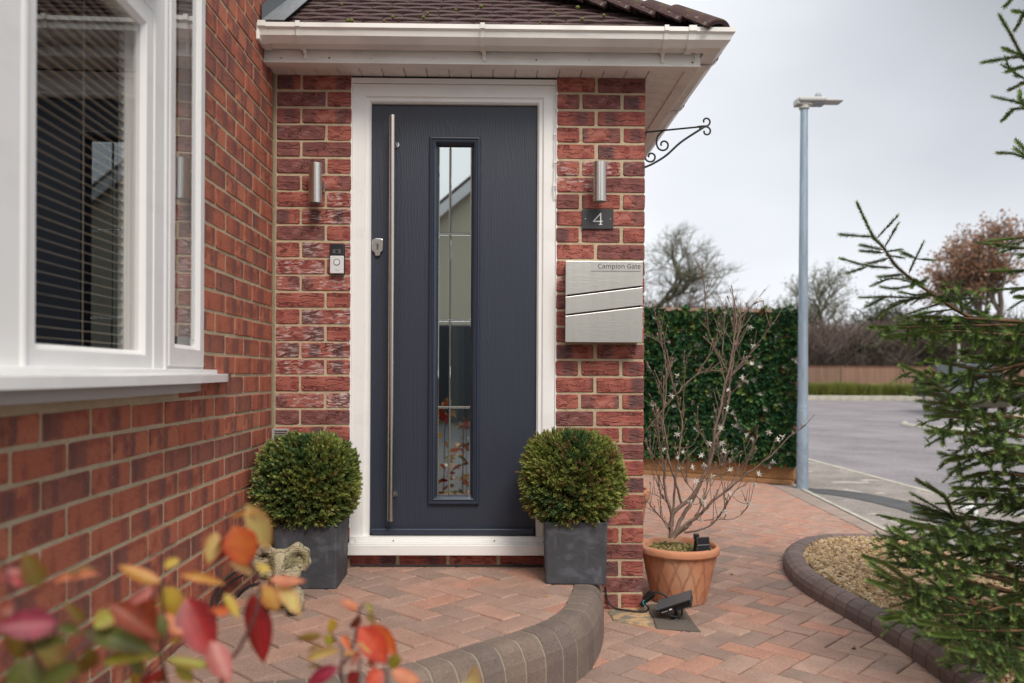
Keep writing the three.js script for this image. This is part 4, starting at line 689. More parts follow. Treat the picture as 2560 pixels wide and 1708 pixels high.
{ // little elephant statue, sitting up
  const N = 84, half = .155, mc = new MarchingCubes(N, M.stone, false, false, 90000);
  const C = [], cap = (a, b, ra, rb, k = .012) => C.push([A3(a), A3(b), ra, rb, k]);
  cap([0, .055, -.03], [0, .125, -.02], .058, .045); cap([0, .13, -.01], [0, .172, .012], .036, .040);
  cap([0, .19, .02], [0, .176, .036], .032, .03); cap([0, .168, .052], [0, .125, .074], .021, .015, .01); cap([0, .125, .074], [.004, .085, .074], .015, .0125, .006); cap([.004, .085, .074], [.018, .07, .082], .0125, .0105, .004);
  for (const s of [-1, 1]) {
    cap([s * .034, .188, .0], [s * .080, .168, -.006], .016, .011, .016); cap([s * .045, .17, -.004], [s * .085, .150, .0], .012, .009, .014);
    cap([s * .03, .207, .012], [s * .058, .222, .002], .017, .018, .012); cap([s * .058, .222, .002], [s * .084, .205, -.002], .018, .016); cap([s * .084, .205, -.002], [s * .096, .170, .006], .014, .011); cap([s * .096, .17, .006], [s * .086, .145, .012], .010, .008);
    cap([s * .052, .13, .0], [s * .056, .135, .045], .021, .018); cap([s * .05, .135, .045], [s * .034, .14, .06], .018, .017, .006);
    cap([s * .05, .045, .0], [s * .062, .035, .06], .034, .028); cap([s * .062, .035, .06], [s * .06, .028, .095], .027, .024);
  }
  const size = mc.size, q = V(), ab = V();
  for (let z = 0; z < size; z++) for (let y = 0; y < size; y++) for (let x = 0; x < size; x++) {
    q.set((x - size / 2) / (size / 2) * half, (y - size / 2) / (size / 2) * half + .12, (z - size / 2) / (size / 2) * half + .02);
    let d = 1; for (const [a, b, ra, rb, k] of C) { ab.copy(b).sub(a); const px = q.x - a.x, py = q.y - a.y, pz = q.z - a.z, t = clamp((px * ab.x + py * ab.y + pz * ab.z) / ab.lengthSq()); const e = Math.hypot(px - ab.x * t, py - ab.y * t, pz - ab.z * t) - mix(ra, rb, t); const h = clamp(.5 + .5 * (d - e) / k); d = mix(d, e, h) - k * h * (1 - h); }
    d += .0035 * (fbm(q.x * 60 + 40, q.y * 60 + q.z * 40 + 40, 3, 3) - .5); d = Math.max(d, -q.y + .002);
    mc.field[x + y * size + z * size * size] = -d;
  }
  mc.isolation = 0; mc.update();
  const g = new THREE.BufferGeometry(), n = mc.count; g.setAttribute('position', new THREE.BufferAttribute(mc.positionArray.slice(0, n * 3), 3)); g.setAttribute('normal', new THREE.BufferAttribute(mc.normalArray.slice(0, n * 3), 3));
  g.scale(half, half, half); g.translate(0, .12, .02); g.computeVertexNormals(); const sg = toCreasedNormals(g, 2.5);
  const e = thing('elephant_statue', 'weathered stone elephant statue sitting in front of the left planter', 'statue', [-.765, .19, .66], .08); part('figure', boxUV(sg), M.stone, e);
  for (const s of [-1, 1]) part('eye', T(new THREE.SphereGeometry(.004, 10, 8), s * .022, .192, .048), mat({ rgb: [.08, .07, .05], roughness: .8 }), e);
}

// ---------------------------------------------------------------- leaves and shrubs
function leafGeo(len, wid, fold = .25, bend = .12) {   // a folded four-sided leaf along +y, facing +z
  const w = wid / 2, z = -wid * fold, b = -len * bend;
  return polyGeo([[0, 0, 0, w, len * .45, z, 0, len * .5, 0], [0, len * .5, 0, w, len * .45, z, 0, len, b], [0, 0, 0, 0, len * .5, 0, -w, len * .45, z], [0, len * .5, 0, 0, len, b, -w, len * .45, z]]);
}
function sprig(n, len, lw, stemL, seed, spread = .9) {
  const r = rng(seed), a = []; for (let i = 0; i < n; i++) { const t = i / (n - 1), y = stemL * (.15 + .85 * t), az = i * 2.4 + r() * .6, el = spread * (1 - .55 * t) + r() * .25; const g = leafGeo(len * (.8 + .35 * r()) * (1 - .25 * t), lw); g.rotateX(-.15); g.applyQuaternion(eul(el, 0, 0)); g.rotateY(az); g.translate(0, y, 0); a.push(g); } return mg(a);
}
const leafMat = (rough = .6, tr = .3) => mat({ rgb: [1, 1, 1], roughness: rough, transmission: tr, thickness: 0, side: THREE.DoubleSide });
M.leaf = leafMat(.55, .25); M.leafGloss = mat({ rgb: [1, 1, 1], roughness: .34, side: THREE.DoubleSide });
const col = (c, k = 1) => new THREE.Color().setRGB(c[0] * k, c[1] * k, c[2] * k);
function boxBall(label, pos, size, seed, warm) {
  const b = thing('box_shrub', label, 'shrub', pos, 0, 'clipped box balls in square planters'), r = rng(seed), list = [], tb = new Tubes();
  for (let i = 0; i < 46; i++) { const a = r() * 6.3, e = .35 + r() * 1.1, d = V(Math.cos(a) * Math.cos(e), Math.sin(e), Math.sin(a) * Math.cos(e)); const p0 = V((r() - .5) * .09, -size.y * 1.05, (r() - .5) * .09), p2 = d.clone().multiply(size).multiplyScalar(.9).setY(d.y * size.y * .7 - size.y * .35); tb.add(curvePts([p0, p0.clone().lerp(p2, .5).add(V((r() - .5) * .04, .03, (r() - .5) * .04)), p2], 5), .0035, .0012, 4); }
  part('stems', tb.geo(), M.twig, b);
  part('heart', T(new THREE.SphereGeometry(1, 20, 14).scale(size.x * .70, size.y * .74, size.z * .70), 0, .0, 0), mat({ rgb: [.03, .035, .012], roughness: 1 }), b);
  const gs = [0, 1, 2].map(k => sprig(8, .0235, .0115, .036, seed + k)), lists = [[], [], []];
  for (let i = 0; i < 4300; i++) {
    const u = r() * 2 - 1, a = r() * 6.283, s = Math.sqrt(1 - u * u); let d = V(Math.cos(a) * s, u, Math.sin(a) * s);
    const pw = Math.pow(Math.abs(d.x) ** 3.2 + Math.abs(d.y) ** 3.2 + Math.abs(d.z) ** 3.2, -1 / 3.2);
    const bump = 1 + .22 * (fbm(d.x * 3 + 9, d.y * 3 + d.z * 2.4 + 9, seed, 3) - .5) + .07 * (r() - .35);
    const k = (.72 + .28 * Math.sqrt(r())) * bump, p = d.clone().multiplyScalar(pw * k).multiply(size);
    if (p.y < -size.y * .95 && r() < .5) continue;
    const dir = d.clone().add(V((r() - .5) * .9, .35 + (r() - .5) * .6, (r() - .5) * .9)).normalize();
    const n = fbm(d.x * 2 + 20, d.y * 2 + 20 + d.z, seed + 4, 3), tone = clamp(.5 + (n - .5) * 2.4 + warm * .32 + (r() - .5) * .8);
    const br = sm(.56, .7, fbm(d.x * 2.4 + 5, d.y * 2.4 + d.z * 1.6 + 2, seed + 8, 3)) * (.6 + .4 * warm) * (r() < .75 ? 1 : .2) + (r() < .07 + .08 * (warm > 0) ? .8 : 0);
    let c = mix3([.060, .125, .034], [.25, .285, .062], tone); c = mix3(c, [.27, .16, .065], Math.min(1, br) * .85); c = mix3(c, [.42, .46, .13], r() < .12 ? .7 : 0);
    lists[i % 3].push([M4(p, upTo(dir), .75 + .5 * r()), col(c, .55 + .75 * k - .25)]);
  }
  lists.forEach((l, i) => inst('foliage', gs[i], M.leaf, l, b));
  return b;
}
boxBall('rounded green box shrub in the left planter beside the house wall', [-.757, .606, .266], V(.170, .152, .172), 41, -.25);
boxBall('rounded olive and bronze box shrub in the right planter below the letterbox', [.347, .614, .195], V(.170, .158, .172), 57, .55);

// ---------------------------------------------------------------- bare potted shrub and its star lights
const shrub = thing('bare_shrub', 'leafless many-stemmed shrub with buds growing from the lattice pot', 'shrub');
const lights = thing('star_lights', 'string of small white star lights wound through the bare shrub', 'string lights');
{
  const r = rng(90), twigs = new Tubes(), buds = [], stars = [];
  const budG = new THREE.SphereGeometry(1, 7, 5).scale(.0032, .0075, .0032);
  const stem = (pts, r0, r1, child) => {
    const c = curvePts(pts, pts.length * 5), n = c.length; c.forEach((p, i) => { if (i && i < n - 1) p.add(V((r() - .5) * .004, (r() - .5) * .004, (r() - .5) * .004)); });
    part('branch', new Tubes().add(c, r0, r1, r0 > .005 ? 9 : 6, true).geo(), M.twig, shrub);
    if (r0 > .0028 && !child) for (let q = 0; q < (r0 > .006 ? 2 : 1); q++) { const i = Math.floor(n * (.25 + .6 * r())), p = c[i], t = c[Math.min(n - 1, i + 1)].clone().sub(c[i - 1]).normalize(), d = t.clone().add(V((r() - .5) * 1.1, .35, (r() - .5) * 1.1)).normalize(), l = .12 + .2 * r(); stem([p.toArray(), p.clone().addScaledVector(d, l * .5).add(V(0, l * .06, 0)).toArray(), p.clone().addScaledVector(d, l).add(V(0, l * .16, 0)).toArray()], .0024, .0013, true); }
    const L = c.reduce((s, p, i) => i ? s + p.distanceTo(c[i - 1]) : 0, 0), k = Math.round(L / .032);
    for (let i = 0; i < k; i++) {
      const q = Math.min(n - 2, Math.floor(n * (.3 + .68 * r()))), p = c[q], t = c[q + 1].clone().sub(c[q]).normalize();
      const d = t.clone().multiplyScalar(.7).add(V((r() - .5) * 1.6, .25 + r() * .5, (r() - .5) * 1.6)).normalize(), len = r() < .5 ? .010 + .015 * r() : .04 + .10 * r() * r();
      const e = p.clone().addScaledVector(d, len * .5).add(V(0, .004, 0)), f = p.clone().addScaledVector(d, len).add(V(0, len * .2, 0));
      twigs.add([p, e, f], Math.min(r1 * 1.2, .0018), .0012, 4); if (r() < .6) buds.push([M4(f, upTo(d), .55 + .6 * r()), col(mix3([.33, .24, .17], [.17, .10, .075], r()))]);
    }
    buds.push([M4(c[n - 1], upTo(c[n - 1].clone().sub(c[n - 2]).normalize()), .7 + .4 * r()), col([.33, .26, .17])]);
  };
  const sg = (() => { const t = []; for (let i = 0; i < 6; i++) { const a = i * Math.PI / 3, b = a + Math.PI / 6, c = a - Math.PI / 6; t.push([0, .006, 0, Math.cos(c) * .0048, Math.sin(c) * .0048, .001, Math.cos(a) * .0165, Math.sin(a) * .0165, .006], [0, .0, .004, Math.cos(a) * .0165, Math.sin(a) * .0165, .006, Math.cos(b) * .0048, Math.sin(b) * .0048, .001], [0, 0, -.004, Math.cos(c) * .0048, Math.sin(c) * .0048, .001, Math.cos(b) * .0048, Math.sin(b) * .0048, .001]); t.push([Math.cos(c) * .0048, Math.sin(c) * .0048, .001, Math.cos(b) * .0048, Math.sin(b) * .0048, .001, Math.cos(a) * .0165, Math.sin(a) * .0165, .006]); } return mg(polyGeo(t), cyl(.0022, .0022, .012, 0, 0, -.006, 6, 'z')); })();
  const starM = mat({ rgb: [.85, .84, .78], roughness: .4, transmission: .25, thickness: 0 });
  const star = p => { const o = part('star', sg, starM, lights, p); o.rotation.set((r() - .5) * 1.6, (r() - .5) * 1.8, r() * 6); o.scale.setScalar(.8 + .45 * r()); stars.push(A3(p)); };
stem([[.856,.287,-.167],[.851,.359,-.163],[.868,.412,-.158],[.926,.461,-.153],[.962,.506,-.148],[.994,.574,-.143],[1.026,.641,-.138],[1.043,.715,-.133],[1.046,.802,-.129],[1.071,.897,-.124],[1.088,1.001,-.120],[1.104,1.064,-.115],[1.118,1.136,-.110],[1.128,1.226,-.106],[1.135,1.303,-.101],[1.127,1.383,-.097],[1.112,1.463,-.093]],0.011,0.002);
stem([[.867,.287,-.167],[.902,.375,-.175],[.952,.449,-.184],[.995,.537,-.192],[1.031,.611,-.201],[1.059,.727,-.210],[1.107,.814,-.218],[1.137,.930,-.227],[1.149,1.023,-.236],[1.165,1.116,-.245],[1.186,1.233,-.254],[1.207,1.318,-.262],[1.202,1.361,-.272]],0.01,0.002);
stem([[.848,.287,-.167],[.852,.397,-.153],[.823,.492,-.140],[.810,.568,-.126],[.812,.628,-.113],[.820,.718,-.099],[.798,.828,-.085],[.793,.911,-.072],[.792,1.045,-.058]],0.008,0.0015);
stem([[.859,.339,-.167],[.868,.487,-.177],[.881,.583,-.187],[.898,.709,-.196],[.914,.821,-.206],[.912,.846,-.216],[.890,.938,-.226],[.860,1.063,-.237],[.838,1.138,-.247]],0.006,0.0013);
stem([[.903,.447,-.166],[.876,.528,-.145],[.837,.634,-.125],[.806,.754,-.104],[.791,.828,-.083],[.804,1.001,-.062],[.792,1.133,-.041],[.767,1.194,-.020],[.697,1.237,.000]],0.006,0.0013);
stem([[.863,.287,-.167],[.911,.346,-.151],[.959,.386,-.135],[1.003,.429,-.120],[1.025,.465,-.104],[1.086,.515,-.088],[1.162,.587,-.072],[1.222,.636,-.056],[1.296,.703,-.040],[1.345,.762,-.024],[1.425,.828,-.008]],0.009,0.0018);
stem([[.867,.291,-.167],[.942,.340,-.186],[.984,.396,-.205],[1.019,.450,-.224],[1.047,.561,-.244],[1.067,.635,-.264]],0.006,0.0014);
stem([[.915,.313,-.166],[.982,.328,-.150],[1.033,.353,-.134],[1.07,.400,-.119],[1.091,.447,-.103],[1.134,.522,-.088],[1.176,.550,-.072]],0.005,0.0015);
stem([[.962,.377,-.145],[1.005,.372,-.155],[1.093,.374,-.163],[1.16,.380,-.172],[1.222,.438,-.181],[1.21,.463,-.191]],0.0022,0.0018);
stem([[.848,.313,-.167],[.839,.344,-.143],[.793,.392,-.120],[.748,.443,-.097],[.703,.491,-.073],[.669,.519,-.050]],0.004,0.0013);
stem([[.851,.410,-.167],[.820,.466,-.144],[.778,.491,-.122],[.729,.513,-.099]],0.003,0.0012);
stem([[.840,.328,-.167],[.799,.389,-.183],[.730,.431,-.199]],0.003,0.0012);
stem([[.806,.590,-.098],[.795,.615,-.065],[.755,.666,-.032],[.709,.719,.001]],0.003,0.0012);
stem([[.997,.430,-.095],[.946,.508,-.083],[.891,.575,-.071],[.874,.627,-.059],[.878,.658,-.047]],0.003,0.0012);
stem([[.737,.787,-.199],[.831,.907,-.187],[.906,.995,-.176],[.972,1.055,-.165],[1.02,1.073,-.154],[1.108,1.071,-.143]],0.0035,0.002);
stem([[1.089,1.024,-.123],[1.065,1.109,-.104],[1.027,1.189,-.084],[.995,1.259,-.065],[.967,1.285,-.045]],0.003,0.001);
stem([[1.109,1.064,-.133],[1.065,1.16,-.154],[1.006,1.233,-.175]],0.003,0.001);
stem([[1.11,1.033,-.133],[1.146,1.078,-.119],[1.191,1.114,-.105],[1.236,1.137,-.091]],0.003,0.001);
stem([[1.131,1.196,-.133],[1.113,1.247,-.163],[1.084,1.299,-.193]],0.002,0.001);
stem([[1.152,1.301,-.142],[1.174,1.331,-.125],[1.223,1.384,-.108],[1.251,1.399,-.091]],0.0025,0.0012);
stem([[1.135,1.064,-.143],[1.191,1.115,-.192],[1.229,1.144,-.241]],0.002,0.001);
stem([[.912,.861,-.196],[.914,1.022,-.171],[.907,1.163,-.146]],0.002,0.001);
stem([[.794,.933,-.098],[.781,.969,-.082],[.746,1.058,-.065],[.723,1.087,-.049]],0.002,0.001);
stem([[1.102,.946,-.153],[1.148,.997,-.122],[1.17,1.024,-.092]],0.002,0.001);
stem([[.821,.790,-.158],[.818,.815,-.188],[.805,.883,-.218],[.774,.928,-.248]],0.002,0.001);
stem([[1.037,.477,-.094],[1.086,.592,-.113],[1.091,.660,-.133],[1.056,.684,-.154]],0.002,0.001);
stem([[1.03,.606,-.154],[1.079,.637,-.104],[1.13,.683,-.053]],0.002,0.001);
stem([[.850,.590,-.097],[.901,.617,-.146]],0.002,0.001);
stem([[1.13,.578,-.053],[1.143,.630,-.073],[1.156,.683,-.092]],0.0015,0.001);
stem([[.856,.713,-.147],[.932,.720,-.121],[.962,.781,-.095]],0.002,0.001);
stem([[1.014,.704,-.095],[.974,.781,-.085],[.949,.829,-.076]],0.002,0.001);
star([1.173,.782,-.058]);
star([1.277,.794,-.054]);
star([1.319,.757,-.063]);
star([1.352,.771,-.095]);
star([1.305,.655,-.087]);
star([1.232,.602,-.065]);
star([1.218,.554,-.071]);
star([1.19,.468,-.062]);
star([1.024,.590,-.082]);
star([.941,.570,-.058]);
star([1.11,.617,-.095]);
star([1.017,.738,-.108]);
star([1.073,.739,-.111]);
star([.935,.626,-.100]);
star([.881,.625,-.114]);
star([.880,.703,-.058]);
star([.862,.673,-.074]);
star([.982,.680,-.113]);
star([.990,.637,-.101]);
star([.798,.712,-.083]);
star([.867,.779,-.113]);
star([.926,.468,-.093]);
star([.992,.469,-.104]);
star([1.078,.427,-.071]);
star([1.101,.511,-.065]);
star([.972,.388,-.082]);
star([1.07,.704,-.062]);
star([1.058,.811,-.077]);
star([.867,1.052,-.125]);
star([.836,.958,-.094]);
star([1.194,1.276,-.072]);
star([1.206,1.19,-.074]);
star([1.204,1.107,-.080]);
star([1.167,1.044,-.111]);
star([1.098,.986,-.091]);
star([1.09,.901,-.088]);
star([1.232,1.4,-.076]);
  stuffed(part('twigs', twigs.geo(), M.twig, shrub)); inst('buds', budG, mat({ rgb: [1, 1, 1], roughness: .8 }), buds, shrub);
  // the thin dark lead runs from star to star
  const left = stars.slice(), path = [left.splice(15, 1)[0]]; while (left.length) { const p = path[path.length - 1]; left.sort((a, b) => a.distanceTo(p) - b.distanceTo(p)); path.push(left.shift()); }
  const lead = []; path.forEach((p, i) => { lead.push(p.clone().add(V(0, -.004, -.012))); if (i < path.length - 1) { const q = path[i + 1]; lead.push(p.clone().lerp(q, .5).add(V(0, -.012 - .06 * p.distanceTo(q), -.014))); } });
  part('lead', tube(lead, .0011, .0011, 5, 260), M.rubber, lights);
}

// ---------------------------------------------------------------- red-leaved shrub close to the lens
{
  const s = thing('red_leaf_shrub', 'garden shrub with red, orange and yellow-green leaves in the near corner', 'shrub'), r = rng(33);
  const tones = { red: ['#b3262c', '#7c1a24'], rust: ['#96401a', '#7a2a14'], orange: ['#d9732e', '#c4482a'], coral: ['#e2603f', '#c23a35'], salmon: ['#dd9468', '#c96a4f'], pink: ['#c98078', '#b0504f'], magenta: ['#a01840', '#7a0f2c'], amber: ['#d3a24a', '#c9774a'], yellow: ['#cdb63e', '#c99a48'], cream: ['#d9c678', '#d29a66'], lime: ['#a3ac3c', '#a87c3a'], green: ['#5f7030', '#6d5a28'], olive: ['#7e7228', '#8a5326'] };
  const mats = {}; let si = 0;
  for (const [k, [a, b]] of Object.entries(tones)) { const A = hx(a), B = hx(b), sd = si++ * 7; mats[k] = mat({ roughness: .5, transmission: .38, thickness: 0, side: THREE.DoubleSide, map: tex(48, 96, (u, v) => { const x = Math.abs(u - .5) * 2, vein = .5 + .5 * Math.cos((v * 9 - x * 2.4) * 6.283), n = fbm(u * 4, v * 6, sd, 3); let c = mix3(A, B, clamp(.15 + .75 * x * x + 1.1 * (n - .5) + .4 * sm(.75, 1, v))); const mid = 1 - sm(.02, .07, x); c = mix3(c, [c[0] * .8 + .12, c[1] * .8 + .10, c[2] * .8 + .05], .7 * mid); return c.map(q => q * (.92 + .10 * vein)); }) }); }
  const shapes = [0, 1, 2].map(v => { const R = 7, C = 4, t = [], P = (i, j) => { const y = i / R, x = (j / C - .5) * 2, w = .5 * Math.pow(Math.sin(Math.PI * Math.pow(y, .82)), .8) + (i === 0 ? .02 : 0); return [x * w, y, .16 * Math.abs(x) * w * (v === 1 ? -1.6 : 1.6) - (.16 + .08 * v) * y * y + .015 * Math.sin(y * 14 + x * 3 + v)]; }; const uv = []; for (let i = 0; i < R; i++) for (let j = 0; j < C; j++) { const a = P(i, j), b = P(i, j + 1), c = P(i + 1, j + 1), d = P(i + 1, j); t.push([...a, ...b, ...c], [...a, ...c, ...d]); const U = q => [q[1] / C, q[0] / R]; uv.push(...U([i, j]), ...U([i, j + 1]), ...U([i + 1, j + 1]), ...U([i, j]), ...U([i + 1, j + 1]), ...U([i + 1, j])); } const g = polyGeo(t); g.setAttribute('uv', new THREE.Float32BufferAttribute(uv, 2)); g.deleteAttribute('normal'); const m = mergeVertices(g, 1e-4); m.computeVertexNormals(); return m; });
  const leaf = (b, t, w, tone) => {
    const B = A3(b), Tp = A3(t), y = Tp.clone().sub(B), L = y.length(); y.normalize(); const view = camera.position.clone().sub(B).normalize().add(V((r() - .5) * .9, .35 + (r() - .5) * .5, (r() - .5) * .4)); const z = view.addScaledVector(y, -view.dot(y)).normalize(), x = V().crossVectors(y, z);
    const o = part('leaf', shapes[r() * 3 | 0], mats[tone], s); o.quaternion.setFromRotationMatrix(new THREE.Matrix4().makeBasis(x, y, z)); o.position.copy(B); o.scale.set(w * 1.22, L * 1.12, L * .8);
  };
  const wood = mat({ rgb: [.085, .03, .028], roughness: .6 });
  const stem = (p, r0, r1) => { const b = A3(p[0]); part('stem', tube([[b.x + (b.x + .2) * .1, .02, b.z - .06], [b.x + (b.x + .2) * .04, b.y * .5, b.z - .03], ...p], r0 * 1.6, r1, 7, p.length * 6 + 8), wood, s); };
leaf([-.503,.813,2.762],[-.510,.849,2.778],0.023,'olive');
leaf([-.503,.824,2.762],[-.525,.838,2.785],0.012,'pink');
leaf([-.461,.815,2.713],[-.514,.812,2.718],0.010,'salmon');
leaf([-.471,.821,2.702],[-.488,.822,2.723],0.007,'olive');
leaf([-.463,.785,2.803],[-.506,.789,2.828],0.027,'magenta');
leaf([-.408,.792,2.663],[-.454,.815,2.669],0.015,'amber');
leaf([-.416,.803,2.633],[-.406,.812,2.608],0.011,'yellow');
leaf([-.399,.792,2.624],[-.350,.780,2.606],0.011,'amber');
leaf([-.420,.776,2.623],[-.400,.729,2.608],0.027,'yellow');
leaf([-.410,.793,2.683],[-.443,.761,2.7],0.014,'pink');
leaf([-.400,.785,2.704],[-.434,.713,2.701],0.033,'rust');
leaf([-.411,.751,2.653],[-.412,.720,2.667],0.018,'green');
leaf([-.420,.743,2.623],[-.393,.726,2.643],0.016,'salmon');
leaf([-.394,.760,2.614],[-.358,.698,2.638],0.041,'red');
leaf([-.469,.764,2.733],[-.477,.788,2.75],0.012,'olive');
leaf([-.461,.754,2.723],[-.450,.769,2.697],0.019,'lime');
leaf([-.462,.757,2.753],[-.502,.762,2.732],0.012,'green');
leaf([-.446,.767,2.803],[-.514,.750,2.783],0.011,'green');
leaf([-.448,.746,2.763],[-.460,.705,2.745],0.020,'olive');
leaf([-.461,.705,2.703],[-.401,.725,2.722],0.014,'lime');
leaf([-.472,.737,2.682],[-.437,.745,2.694],0.010,'lime');
leaf([-.409,.691,2.643],[-.353,.685,2.637],0.013,'lime');
leaf([-.400,.680,2.634],[-.381,.655,2.62],0.015,'lime');
leaf([-.415,.704,2.623],[-.393,.706,2.602],0.009,'yellow');
leaf([-.439,.698,2.683],[-.424,.682,2.66],0.014,'green');
leaf([-.423,.672,2.683],[-.397,.694,2.708],0.012,'red');
leaf([-.407,.684,2.663],[-.413,.663,2.657],0.011,'rust');
leaf([-.524,.795,2.802],[-.515,.806,2.792],0.015,'rust');
leaf([-.524,.836,2.802],[-.502,.827,2.802],0.010,'red');
leaf([-.446,.661,2.653],[-.428,.685,2.672],0.013,'yellow');
leaf([-.506,.725,2.822],[-.487,.748,2.824],0.012,'green');
leaf([-.357,.711,2.634],[-.328,.675,2.659],0.025,'pink');
leaf([-.332,.875,2.565],[-.308,.811,2.539],0.027,'cream');
leaf([-.317,.861,2.565],[-.363,.854,2.542],0.007,'amber');
leaf([-.342,.848,2.584],[-.326,.799,2.582],0.038,'orange');
leaf([-.367,.840,2.584],[-.375,.805,2.596],0.020,'cream');
leaf([-.354,.836,2.594],[-.370,.791,2.57],0.018,'red');
leaf([-.323,.779,2.565],[-.354,.794,2.56],0.011,'cream');
leaf([-.313,.778,2.555],[-.318,.787,2.532],0.019,'yellow');
leaf([-.304,.770,2.555],[-.260,.767,2.535],0.014,'salmon');
leaf([-.313,.762,2.555],[-.291,.730,2.555],0.022,'amber');
leaf([-.298,.756,2.535],[-.263,.723,2.541],0.021,'cream');
leaf([-.326,.749,2.555],[-.319,.654,2.549],0.032,'red');
leaf([-.355,.757,2.584],[-.335,.730,2.589],0.013,'yellow');
leaf([-.341,.739,2.605],[-.359,.747,2.625],0.011,'orange');
leaf([-.190,.709,2.487],[-.210,.724,2.498],0.011,'salmon');
leaf([-.190,.703,2.487],[-.204,.670,2.468],0.012,'rust');
leaf([-.179,.718,2.487],[-.170,.717,2.515],0.006,'lime');
leaf([-.180,.699,2.477],[-.167,.695,2.504],0.010,'olive');
leaf([-.187,.690,2.507],[-.149,.641,2.508],0.032,'coral');
leaf([-.177,.684,2.477],[-.139,.635,2.458],0.023,'orange');
leaf([-.134,.645,2.488],[-.144,.619,2.48],0.016,'lime');
leaf([-.233,.669,2.466],[-.233,.690,2.479],0.016,'yellow');
leaf([-.244,.671,2.486],[-.282,.667,2.483],0.011,'olive');
leaf([-.230,.671,2.486],[-.237,.657,2.488],0.016,'lime');
leaf([-.246,.660,2.486],[-.264,.652,2.495],0.005,'olive');
leaf([-.210,.663,2.527],[-.267,.641,2.496],0.013,'cream');
leaf([-.214,.671,2.486],[-.201,.657,2.505],0.009,'orange');
leaf([-.189,.654,2.507],[-.208,.653,2.512],0.005,'amber');
leaf([-.187,.654,2.507],[-.193,.643,2.525],0.010,'rust');
leaf([-.186,.671,2.517],[-.162,.646,2.509],0.012,'cream');
leaf([-.170,.646,2.497],[-.166,.635,2.511],0.013,'rust');
leaf([-.206,.653,2.567],[-.246,.634,2.575],0.017,'magenta');
leaf([-.176,.645,2.567],[-.197,.625,2.552],0.016,'red');
leaf([-.146,.644,2.558],[-.166,.631,2.568],0.020,'coral');
leaf([-.136,.641,2.548],[-.097,.627,2.545],0.019,'salmon');
leaf([-.259,.635,2.516],[-.242,.627,2.492],0.005,'olive');
stem([[-.414,.637,2.623],[-.417,.669,2.628],[-.419,.689,2.633],[-.414,.740,2.638],[-.416,.785,2.643]],0.0022,0.0015);
stem([[-.477,.700,2.782],[-.473,.729,2.762],[-.455,.751,2.743],[-.468,.756,2.723]],0.0024,0.0015);
stem([[-.479,.708,2.782],[-.487,.736,2.79],[-.490,.749,2.798],[-.493,.770,2.806],[-.511,.843,2.814],[-.512,.859,2.822]],0.0016,0.0012);
stem([[-.350,.655,2.604],[-.328,.694,2.597],[-.310,.738,2.589],[-.309,.767,2.581],[-.329,.813,2.573],[-.349,.853,2.564]],0.0022,0.0014);
stem([[-.211,.604,2.507],[-.214,.630,2.503],[-.206,.640,2.5],[-.199,.654,2.497],[-.190,.694,2.494],[-.188,.713,2.49],[-.180,.718,2.487]],0.0022,0.0012);
stem([[-.208,.622,2.527],[-.211,.638,2.514],[-.212,.655,2.502],[-.227,.670,2.489],[-.232,.672,2.476]],0.0018,0.001);
stem([[-.184,.614,2.537],[-.183,.635,2.53],[-.183,.645,2.524],[-.180,.645,2.517]],0.0018,0.0016);
stem([[-.142,.618,2.548],[-.144,.633,2.534],[-.150,.631,2.521],[-.147,.641,2.508]],0.0018,0.0012);
  for (let i = 0; i < 20; i++) { const x = -.66 + .24 * r(), y = .66 + .16 * r() * r(), z = 2.66 + .14 * r(), a = r() * 6.3, l = .045 + .04 * r(); leaf([x, y, z], [x + Math.cos(a) * l, y + Math.sin(a) * l * .7, z + (r() - .5) * .04], .02 + .016 * r(), ['green', 'olive', 'olive', 'lime', 'rust', 'olive', 'rust', 'green'][r() * 8 | 0]); }
  // lower leaves, out of the lens but seen in the door glass
  const keys = Object.keys(tones); for (let i = 0; i < 150; i++) { const x = -.66 + .8 * r(), y = .10 + .50 * r(), z = 2.4 + .5 * r(), a = r() * 6.3, l = .05 + .045 * r(); leaf([x, y, z], [x + Math.cos(a) * l, y + (r() - .6) * l, z + Math.sin(a) * l], .028 + .015 * r(), keys[r() * keys.length | 0]); }
}

